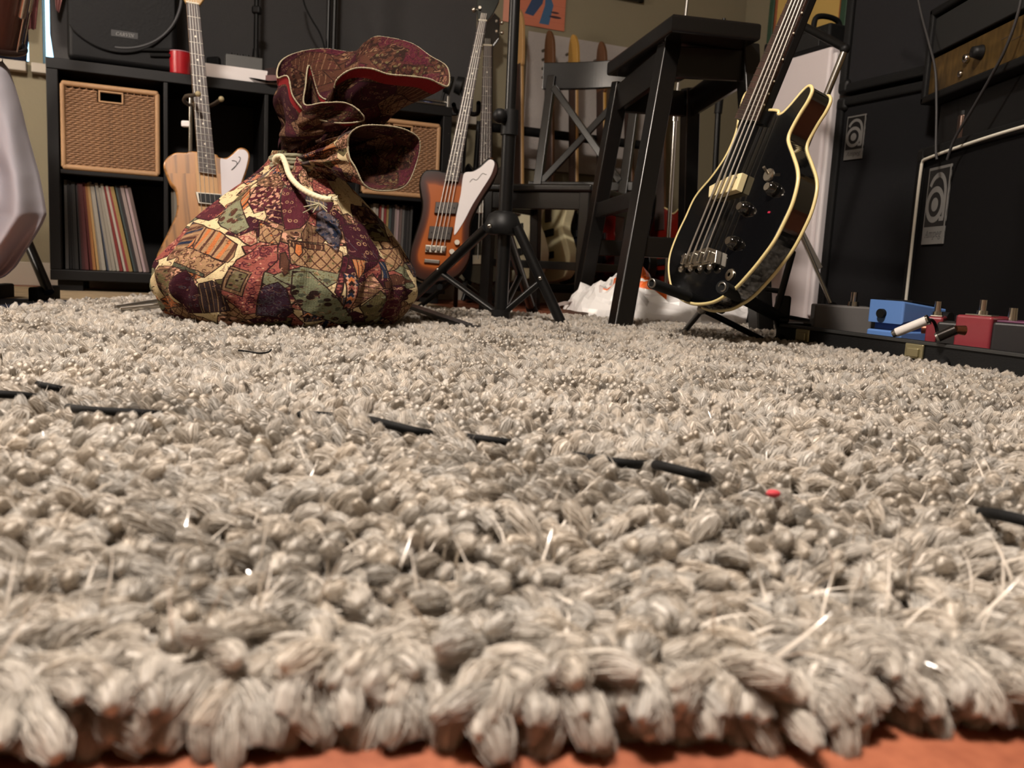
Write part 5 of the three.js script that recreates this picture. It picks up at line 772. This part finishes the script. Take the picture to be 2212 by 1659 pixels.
{ // pictures
  const flat = (x0, y0, x1, y1, b, mk) => { const p = onWall(x0, y0, b), q = onWall(x1, y1, b); return { w: q.a - p.a, h: p.y - q.y, a: (p.a + q.a) / 2, y: (p.y + q.y) / 2 }; };
  const f = flat(1093, -95, 1219, 68, 0.006);
  const art = canvas(512, 768, (x, w, h) => { x.fillStyle = '#b5694f'; x.fillRect(0, 0, w, h); x.fillStyle = '#a85d47'; for (let i = 0; i < 7; i++) x.fillRect(0, h * (0.1 + i * 0.13), w, 4); x.fillStyle = '#c98b74'; x.fillRect(0, 0, w * 0.1, h); x.fillStyle = '#2c3f5e'; x.beginPath(); x.moveTo(w * 0.52, 0); x.lineTo(w * 0.72, 0); x.lineTo(w * 0.62, h * 0.62); x.lineTo(w * 0.48, h * 0.84); x.lineTo(w * 0.34, h * 0.82); x.lineTo(w * 0.46, h * 0.55); x.fill(); x.fillStyle = '#37597a'; x.beginPath(); x.moveTo(w * 0.66, h * 0.3); x.lineTo(w * 0.8, h * 0.62); x.lineTo(w * 0.74, h * 0.94); x.lineTo(w * 0.58, h * 0.94); x.lineTo(w * 0.66, h * 0.64); x.fill(); x.fillStyle = '#33202a'; x.beginPath(); x.ellipse(w * 0.84, h * 0.8, w * 0.1, h * 0.02, 0, 0, 7); x.fill(); x.beginPath(); x.ellipse(w * 0.83, h * 0.73, w * 0.07, h * 0.016, 0, 0, 7); x.fill(); });
  const p = single('wall_poster', box(f.w, f.h, 0.002, 0.0005, 1), mat('#ffffff', 0.6, { map: art }), 'orange poster showing blue flared trousers on the back wall', 'poster'); p.position.copy(room(f.a, f.y, 0.004)); p.rotation.y = YAW;
  const k = flat(1240, -150, 1388, 7, 0.01), fr = thing('picture_frame', 'black picture frame hung high beside the orange poster', 'picture', room(k.a, k.y, 0.002), YAW);
  part('frame', join([boxAt(k.w, 0.025, 0.02, 0, k.h / 2 - 0.0125, 0.01), boxAt(k.w, 0.025, 0.02, 0, -k.h / 2 + 0.0125, 0.01), boxAt(0.025, k.h, 0.02, -k.w / 2 + 0.0125, 0, 0.01), boxAt(0.025, k.h, 0.02, k.w / 2 - 0.0125, 0, 0.01)]), M.blackWood, fr); part('picture', boxAt(k.w - 0.04, k.h - 0.04, 0.006, 0, 0, 0.005, 0.001), mat('#57503f', 0.6), fr);
  // yellow poster in a green frame on the right wall
  const s0 = onSide(1654, 150, -0.01), s1 = onSide(1840, -60, -0.01), y0 = onSide(1700, 178, -0.01).y, w = s1.b - s0.b, h = 0.75;
  const g = thing('picture_frame', 'yellow poster in a green frame on the right wall', 'picture', room(-0.004, y0 + h / 2, (s0.b + s1.b) / 2), YAW - Math.PI / 2);
  const green = mat('#2f4a38', 0.5), red = mat('#8a4a28', 0.5), yel = canvas(512, 512, (x, W, H) => { x.fillStyle = '#c8a85e'; x.fillRect(0, 0, W, H); for (let i = 0; i < 26; i++) { x.fillStyle = i % 3 ? 'rgba(70,52,28,0.8)' : 'rgba(170,60,40,0.85)'; x.beginPath(); x.ellipse(rr(0.1, 0.95) * W, rr(0.1, 0.9) * H, rr(4, 26), rr(3, 14), rr(0, 3), 0, 7); x.fill(); } });
  part('paper', boxAt(w - 0.04, h - 0.04, 0.004, 0, 0, 0.004, 0.001), mat('#ffffff', 0.7, { map: yel }), g); part('frame', join([boxAt(w, 0.035, 0.018, 0, h / 2 - 0.0175, 0.009), boxAt(w, 0.035, 0.018, 0, -h / 2 + 0.0175, 0.009), boxAt(0.035, h, 0.018, -w / 2 + 0.0175, 0, 0.009), boxAt(0.035, h, 0.018, w / 2 - 0.0175, 0, 0.009)]), green, g); part('inner_border', join([boxAt(0.014, h - 0.07, 0.008, -w / 2 + 0.042, 0, 0.008), boxAt(0.014, h - 0.07, 0.008, w / 2 - 0.042, 0, 0.008)]), red, g);
}

// ---------------------------------------------------------------- white cabinet, amplifiers, pedals
{
  const near = toRoom(P(1776, 300, 2.78)), H = P(1790, 98, 2.78).y;
  const o = thing('white_cabinet', 'tall white metal cabinet behind the cream-bound bass', 'cabinet', room(near.a, 0, near.b), YAW);
  part('body', boxAt(0.42, H - 0.04, 0.4, 0.21, H / 2 + 0.02, -0.2, 0.012), mat('#cfc6c6', 0.4), o); part('door', boxAt(0.41, H - 0.08, 0.02, 0.21, H / 2 + 0.02, 0.011, 0.008), mat('#d6cfcf', 0.4), o); part('plinth', boxAt(0.4, 0.04, 0.37, 0.21, 0.02, -0.2, 0.004), M.greyPlastic, o);
  const b = thing('equipment_box', 'black equipment box with carrying handle on the white cabinet', 'box', room(near.a + 0.005, H + 0.001, near.b - 0.02), YAW);
  part('case', boxAt(0.4, 0.075, 0.32, 0.2, 0.0375, -0.16, 0.01), M.tolex, b); part('handle', tube([V(0.02, 0.075, -0.1), V(0.03, 0.115, -0.1), V(0.12, 0.115, -0.1), V(0.13, 0.075, -0.1)], 0.009, 24, 8), M.blackRubber, b); part('panel', boxAt(0.004, 0.05, 0.24, -0.001, 0.036, -0.16, 0.001), mat('#1c1c1c', 0.4), b);
}
{ // x-frame stand of black and chrome tube
  const o = thing('x_frame_stand', 'chrome and black x-frame stand beside the white cabinet', 'stand', V(0, 0, 0)), d = 2.32;
  part('top_arm', rod(P(1738, 58, d + 0.15), P(1826, 104, d), 0.011), M.blackMetal, o); part('chrome_tube', rod(P(1825, 108, d), P(1690, 440, d + 0.02), 0.009), M.chrome, o); part('black_tube', rod(P(1690, 440, d + 0.02), P(1640, 600, d + 0.03), 0.011), M.blackMetal, o); part('thin_rod', rod(P(1640, 300, d), P(1797, 660, d - 0.1), 0.0052), M.chrome, o); part('flat_link', bar(P(1700, 440, d + 0.02), P(1772, 580, d), 0.014, 0.005, V(0, 0, 1), 0.001), M.dullChrome, o); part('elbow', ball(0.013, ...P(1825, 106, d).toArray(), 12), M.blackPlastic, o);
  part('foot', rod(P(1640, 600, d + 0.03), P(1618, 690, d + 0.03).setY(0.012), 0.012), M.blackRubber, o); part('foot', ball(0.012, ...P(1798, 662, d - 0.1).toArray(), 10), M.blackRubber, o);
}
const logo = canvas(256, 448, (x, w, h) => {                    // maker's plate: stacked curls over a script strip
  x.fillStyle = '#85837f'; x.fillRect(0, 0, w, h); x.fillStyle = '#1b1a1a'; x.fillRect(12, 16, w - 24, 330); x.strokeStyle = '#8f8d89'; x.lineWidth = 34;
  x.beginPath(); x.arc(112, 218, 88, 0, 7); x.stroke(); x.lineWidth = 30; x.beginPath(); x.moveTo(40, 110); x.bezierCurveTo(80, 20, 222, 20, 222, 180); x.lineTo(222, 300); x.stroke(); x.fillStyle = '#8f8d89'; x.beginPath(); x.arc(112, 218, 40, 0, 7); x.fill(); x.fillRect(180, 290, 52, 26);
  x.fillStyle = '#2b2a2a'; x.font = 'italic 58px serif'; x.textAlign = 'center'; x.fillText('Ampeg', w / 2, 408);
});
const plateMat = mat('#d0d0d0', 0.5, { map: logo, metalness: 0.2 });
const clothGrille = grain(256, 256, (x, y) => { const k = 0.75 + 0.25 * Math.sin(x * 6.283 * 64) * Math.sin(y * 6.283 * 64) + rr(-0.1, 0.1); return [0.2 * k, 0.2 * k, 0.205 * k]; }, true, [2, 2]);
function cabinet(name, label, pos, yaw, W, H, Dp, piping, plate, grilleTone) {   // local: front faces +z, left end at x = 0
  const o = thing(name, label, 'amplifier', pos, yaw), e = 0.028;
  part('shell', join([boxAt(W, e, Dp, W / 2, H - e / 2, -Dp / 2, 0.008), boxAt(W, e, Dp, W / 2, e / 2, -Dp / 2, 0.008), boxAt(e, H - 0.02, Dp, e / 2, H / 2, -Dp / 2, 0.008), boxAt(e, H - 0.02, Dp, W - e / 2, H / 2, -Dp / 2, 0.008), boxAt(W - 0.02, H - 0.02, 0.02, W / 2, H / 2, -Dp + 0.012, 0.003)]), M.tolex, o);
  part('grille', boxAt(W - 2 * e, H - 2 * e, 0.016, W / 2, H / 2, -0.02, 0.003), mat(grilleTone, 0.9, { specularIntensity: 0.3, map: clothGrille }), o);
  if (piping) part('piping', tube([V(e + 0.004, e, 0), V(e + 0.004, H - e - 0.03, 0), V(e + 0.008, H - e - 0.008, 0), V(e + 0.03, H - e - 0.004, 0), V(W - e - 0.03, H - e - 0.004, 0), V(W - e - 0.004, H - e - 0.03, 0), V(W - e - 0.004, e, 0)].map(p => p.add(V(0, 0, -0.001))), 0.0042, 160, 8), mat('#d8d3c4', 0.5), o);
  for (const [x, y] of [[0, 0], [W, 0], [0, H], [W, H]]) part('corner_guard', box(0.045, 0.045, 0.045, 0.014).translate(Math.min(Math.max(x, 0.02), W - 0.02), Math.min(Math.max(y, 0.02), H - 0.02), -0.02), M.blackPlastic, o);
  if (plate) { const p = part('name_plate', box(plate.w, plate.h, 0.004, 0.001, 1), plateMat, o, V(plate.x, plate.y, -0.009)); p.userData.label = 'grey maker plate with stacked curls'; }
  return o;
}
{
  const fy = -Math.PI / 2 + YAW;                                 // fronts facing away from the right wall
  const bl = P(1807, 213, 2.75), H1 = bl.y;
  cabinet('speaker_cabinet', 'tall black bass speaker cabinet with grey maker plate by the white cabinet', V(bl.x, 0.0, bl.z), fy, 0.43, H1, 0.4, false, { x: 0.085, y: H1 - 0.125, w: 0.075, h: 0.13 }, '#b8b8bc');
  cabinet('speaker_cabinet', 'black speaker cabinet with pale grille stacked on the tall bass cabinet', V(bl.x, H1 + 0.012, bl.z), fy, 0.43, 0.56, 0.38, false, null, '#dcdade');
  const ft = P(1982, 322, 2.35), H2 = ft.y, ZL = 0.78;
  cabinet('speaker_cabinet', 'black bass cabinet with white piping behind the open pedal case', V(ft.x, 0, ft.z), -Math.PI / 2, ZL, H2, 0.3, true, { x: 0.125, y: H2 - 0.155, w: 0.115, h: 0.195 }, '#6c6668');
  // amplifier head with brass panel, on a dark riser
  const top = H2, y0 = P(1992, 228, 2.35).y, hx = P(1988, 220, 2.35).x;
  const rs = thing('riser_block', 'dark riser block between the piped cabinet and the amplifier head', 'block', V(hx + 0.1, top, ft.z + ZL / 2)); part('block', boxAt(0.18, y0 - top, ZL - 0.06, 0.03, (y0 - top) / 2, 0, 0.004), M.blackPlastic, rs);
  const Hh = 0.24, a = thing('amplifier_head', 'black amplifier head with brass control panel above the piped cabinet', 'amplifier', V(hx, y0 + 0.001, ft.z - 0.005), -Math.PI / 2);
  part('shell', join([boxAt(ZL, 0.02, 0.28, ZL / 2, 0.01, -0.14, 0.006), boxAt(ZL, 0.02, 0.28, ZL / 2, Hh - 0.01, -0.14, 0.006), boxAt(0.02, Hh, 0.28, 0.01, Hh / 2, -0.14, 0.006), boxAt(0.02, Hh, 0.28, ZL - 0.01, Hh / 2, -0.14, 0.006), boxAt(ZL - 0.02, Hh - 0.02, 0.02, ZL / 2, Hh / 2, -0.26, 0.004)]), M.tolex, a);
  const brass = grain(256, 128, (x, y) => { const k = 0.8 + 0.25 * noise(x * 60, y * 2) + 0.1 * noise(x * 5, y * 5, 4); return [0.46 * k, 0.36 * k, 0.19 * k]; }, true);
  const pn = part('control_panel', boxAt(ZL - 0.05, 0.088, 0.006, ZL / 2, 0.066, -0.012, 0.001), mat('#ffffff', 0.42, { map: brass, metalness: 0.55 }), a);
  part('upper_panel', boxAt(ZL - 0.05, 0.09, 0.012, ZL / 2, 0.168, -0.014, 0.003), mat('#101110', 0.7), a);
  for (const x of [0.275, 0.6, 0.68]) part('knob', lathe([[0.001, 0.022], [0.012, 0.022], [0.014, 0.012], [0.017, 0.002], [0.017, 0], [0.001, 0]], 24).rotateX(Math.PI / 2).translate(x, 0.07, -0.009), M.blackPlastic, a);
  part('input_jack', join([lathe([[0.004, 0.01], [0.009, 0.01], [0.012, 0], [0.001, 0]], 18).rotateX(Math.PI / 2).translate(0.215, 0.07, -0.009), lathe([[0.003, 0.006], [0.007, 0.006], [0.009, 0], [0.001, 0]], 18).rotateX(Math.PI / 2).translate(0.19, 0.04, -0.009)]), M.chrome, a);
  part('pilot_lamp', ball(0.009, 0.535, 0.07, -0.008, 14), mat('#c01818', 0.3, { emissive: '#ff1510', emissiveIntensity: 0.5 }), a);
  part('panel_print', join([0.38, 0.42, 0.46].flatMap((x, i) => [boxAt(0.05 - i * 0.008, 0.003, 0.0006, x, 0.078 - i * 0.012, -0.0088, 0.0002)])), mat('#3a2c18', 0.6), a);
  const jar = thing('metal_canister', 'small brown metal canister on the piped cabinet', 'canister', P(2042, 292, 2.2).setY(H2 + 0.001)); jar.position.x = ft.x + 0.04; part('can', lathe([[0.001, 0], [0.014, 0], [0.0145, 0.06], [0.012, 0.064], [0.001, 0.064]], 24), mat('#5a4a42', 0.3, { metalness: 0.8 }), jar); part('cap', new THREE.CylinderGeometry(0.0125, 0.013, 0.01, 20).translate(0, 0.068, 0), M.blackPlastic, jar);
  const lamp = thing('small_meter', 'small grey dial unit on top of the amplifier head', 'meter', V(hx + 0.06, y0 + Hh + 0.002, ft.z + 0.05), -Math.PI / 2); part('case', boxAt(0.06, 0.04, 0.06, 0, 0.02, 0, 0.006), M.greyPlastic, lamp); part('dial', new THREE.CylinderGeometry(0.016, 0.016, 0.004, 20).rotateX(Math.PI / 2).translate(0, 0.02, 0.03), M.dullChrome, lamp);
  const fx = hx - 0.02, cp = (px, py) => { const d = rayDir(px, py); return camera.position.clone().addScaledVector(d, fx / d.x); };
  single('speaker_cable', tube([[1978, -30], [1990, 30], [2006, 90], [2020, 150], [2023, 230], [2022, 330], [2024, 345]].map(p => cp(...p)), 0.0032, 60, 8), mat('#2c2a2a', 0.6), 'thin grey cable hanging down past the control panel end', 'cable');
  single('speaker_cable', tube([[2212, -30], [2196, 40], [2170, 110], [2138, 170], [2098, 240], [2060, 305], [2046, 345]].map(p => cp(...p)), 0.0034, 60, 8), mat('#2c2a2a', 0.6), 'thicker grey cable crossing the brass panel near the red lamp', 'cable');
}
{ // open pedal case with pedals
  const fl = onLevel(1672, 748, 0.028), fr = onLevel(2212, 836, 0.028), u = fr.clone().sub(fl).setY(0).normalize(), yaw = Math.atan2(-u.z, u.x), W = 0.62, Dp = 0.22, H = 0.052;
  const o = thing('pedal_case', 'open black pedal case with brass latches on the rug edge', 'case', V(fl.x, 0.028, fl.z), yaw);
  part('tray', boxAt(W, 0.012, Dp, W / 2, 0.006, -Dp / 2, 0.003), M.tolex, o); for (const z of [-0.005, -Dp + 0.005]) part('wall', boxAt(W, H, 0.01, W / 2, H / 2, z, 0.004), M.tolex, o); for (const x of [0.005, W - 0.005]) part('wall', boxAt(0.01, H, Dp - 0.01, x, H / 2, -Dp / 2, 0.004), M.tolex, o);
  part('edge_strip', boxAt(W, 0.006, 0.003, W / 2, H - 0.004, 0.001, 0.001), mat('#2e2e2d', 0.5), o);
  const brass = mat('#a39a78', 0.4, { metalness: 0.8 });
  const loc = (px, py) => { const p = onPlane(px, py, fl, V(-u.z, 0, u.x)); return p.sub(fl).dot(u); };
  for (const px of [1735, 1980]) { const x = loc(px, 740), l = part('latch', boxAt(0.04, 0.026, 0.005, x, H - 0.02, 0.003, 0.002), brass, o); part('latch_lever', boxAt(0.026, 0.016, 0.005, x, H - 0.022, 0.007, 0.002), brass, l); }
  for (const px of [1676, 2042]) part('bumper', lathe([[0.001, 0.012], [0.009, 0.012], [0.013, 0], [0.001, 0]], 20).rotateX(Math.PI / 2).translate(Math.max(0.02, loc(px, 770)), 0.016, 0), M.blackRubber, o);
  const inside = (px, py, d) => { const p = P(px, py, d); p.y = 0.0405; return p; };
  // grey switch box
  const g = thing('switch_pedal', 'grey metal switch box with chrome footswitch in the pedal case', 'pedal', inside(1815, 690, 1.88), -12 * D2R); part('housing', boxAt(0.118, 0.084, 0.07, 0, 0.042, 0, 0.004), mat('#5d5a58', 0.5), g);
  part('footswitch', join([new THREE.CylinderGeometry(0.011, 0.012, 0.01, 20).translate(0.022, 0.089, 0.01), new THREE.CylinderGeometry(0.007, 0.007, 0.024, 20).translate(0.022, 0.102, 0.01)]), M.chrome, g); 
  // blue pedal
  const b = thing('effects_pedal', 'light blue wedge effects pedal in the pedal case', 'pedal', inside(1958, 690, 1.71), -60 * D2R), blue = mat('#5f86c4', 0.4, { clearcoat: 0.3 });
  part('base', boxAt(0.078, 0.046, 0.132, 0, 0.023, 0, 0.004), blue, b); const tr = polyShape([[-0.066, 0.075], [0.066, 0.06], [0.066, 0.104], [-0.066, 0.092]].map(p => [p[0], p[1]]));
  part('treadle', slab(tr, 0.078, 0.004).rotateY(-Math.PI / 2).translate(0.039, 0, 0), blue, b); part('hinge_block', boxAt(0.066, 0.03, 0.11, 0, 0.058, -0.004, 0.002), mat('#3f5f96', 0.5), b); part('thumb_screw', new THREE.CylinderGeometry(0.009, 0.009, 0.012, 20).rotateX(Math.PI / 2).translate(-0.006, 0.078, 0.068), M.blackRubber, b); part('rubber_pad', boxAt(0.06, 0.004, 0.1, 0, 0.101, -0.01, 0.001).rotateX(-0.09), M.blackRubber, b);
  part('side_jack', new THREE.CylinderGeometry(0.012, 0.012, 0.02, 18).rotateZ(Math.PI / 2).translate(0.05, 0.075, -0.05), M.blackRubber, b);
  // red pedals
  const redM = mat('#7d2b33', 0.4, { clearcoat: 0.4 });
  const red = (label, p, yaw2, s, hh = 0.088) => { const t = thing('effects_pedal', label, 'pedal', p, yaw2); part('housing', boxAt(0.07 * s, hh, 0.1, 0, hh / 2, 0, 0.005), redM, t); part('top_plate', boxAt(0.05 * s, 0.002, 0.03, 0, hh + 0.001, 0.02, 0.0005), M.nickel, t); part('footswitch', join([new THREE.CylinderGeometry(0.009, 0.01, 0.008, 18).translate(0, hh + 0.005, 0.02), new THREE.CylinderGeometry(0.006, 0.006, 0.02, 18).translate(0, hh + 0.018, 0.02)]), M.chrome, t); part('input_jack', join([new THREE.CylinderGeometry(0.009, 0.009, 0.014, 16).rotateZ(Math.PI / 2).translate(-0.04 * s, 0.055, 0.02)]), mat('#7a4a3a', 0.35, { metalness: 0.8 }), t); return t; };
  red('dark red effects pedal with chrome footswitch next to the jack plug', inside(2128, 715, 1.55), -52 * D2R, 0.9);
  const r2 = red('deep red slim effects pedal half hidden behind the jack plug', inside(2022, 712, 1.63), -30 * D2R, 0.4, 0.08);
  const p3 = thing('effects_pedal', 'black effects pedal with purple top at the right of the case', 'pedal', inside(2214, 700, 1.5), -40 * D2R); part('housing', boxAt(0.08, 0.08, 0.1, 0, 0.04, 0, 0.005), mat('#1d1b1c', 0.5), p3); part('top_plate', boxAt(0.07, 0.003, 0.09, 0, 0.0815, 0, 0.001), mat('#5a2a48', 0.45), p3); part('footswitch', new THREE.CylinderGeometry(0.007, 0.008, 0.022, 18).translate(-0.02, 0.094, 0.0), M.chrome, p3);
  const p4 = thing('effects_pedal', 'charcoal effects pedal behind the red pedals', 'pedal', inside(2062, 690, 1.6), -30 * D2R); part('housing', boxAt(0.05, 0.072, 0.09, 0, 0.036, 0, 0.005), mat('#232221', 0.5), p4); part('knob', new THREE.CylinderGeometry(0.007, 0.008, 0.014, 16).translate(0.01, 0.078, 0.02), M.nickel, p4);
  // plugs
  const w0 = P(1928, 722, 1.585), w1 = P(2002, 692, 1.55); const wp = thing('patch_cable', 'white sleeved patch cable lying between blue and red pedals', 'cable', V(0, 0, 0)); part('sleeve', rod(w0.clone().lerp(w1, 0.12), w1, 0.0085, 0.0085, 16), mat('#d8d2cc', 0.45), wp); part('plug_tip', rod(w0, w0.clone().lerp(w1, 0.14), 0.006, 0.0085), M.dullChrome, wp); part('end_ring', rod(w1, w1.clone().add(w1.clone().sub(w0).multiplyScalar(0.06)), 0.0095), M.chrome, wp); part('lead', tube([w1.clone(), P(2014, 692, 1.56), P(2022, 706, 1.57), P(2026, 730, 1.57)], 0.003, 20, 6), M.blackRubber, wp);
  const j0 = P(2026, 728, 1.47), j1 = P(2064, 712, 1.46), j2 = P(2084, 714, 1.46); const jp = thing('jack_plug', 'black and copper jack plug in front of the red pedal', 'plug', V(0, 0, 0)); part('barrel', rod(j0, j1, 0.0085, 0.009, 18), mat('#2b2724', 0.3, { metalness: 0.7 }), jp); part('collar', rod(j1, j2, 0.007, 0.0085, 18), mat('#8a5a42', 0.3, { metalness: 0.9 }), jp); part('strain_relief', rod(j0.clone().add(j0.clone().sub(j1).multiplyScalar(0.12)), j0, 0.007, 0.0085), M.dullChrome, jp);
}

scene.traverse(o => { if (o.isMesh) { o.castShadow = true; o.receiveShadow = true; } });
renderer.render(scene, camera);
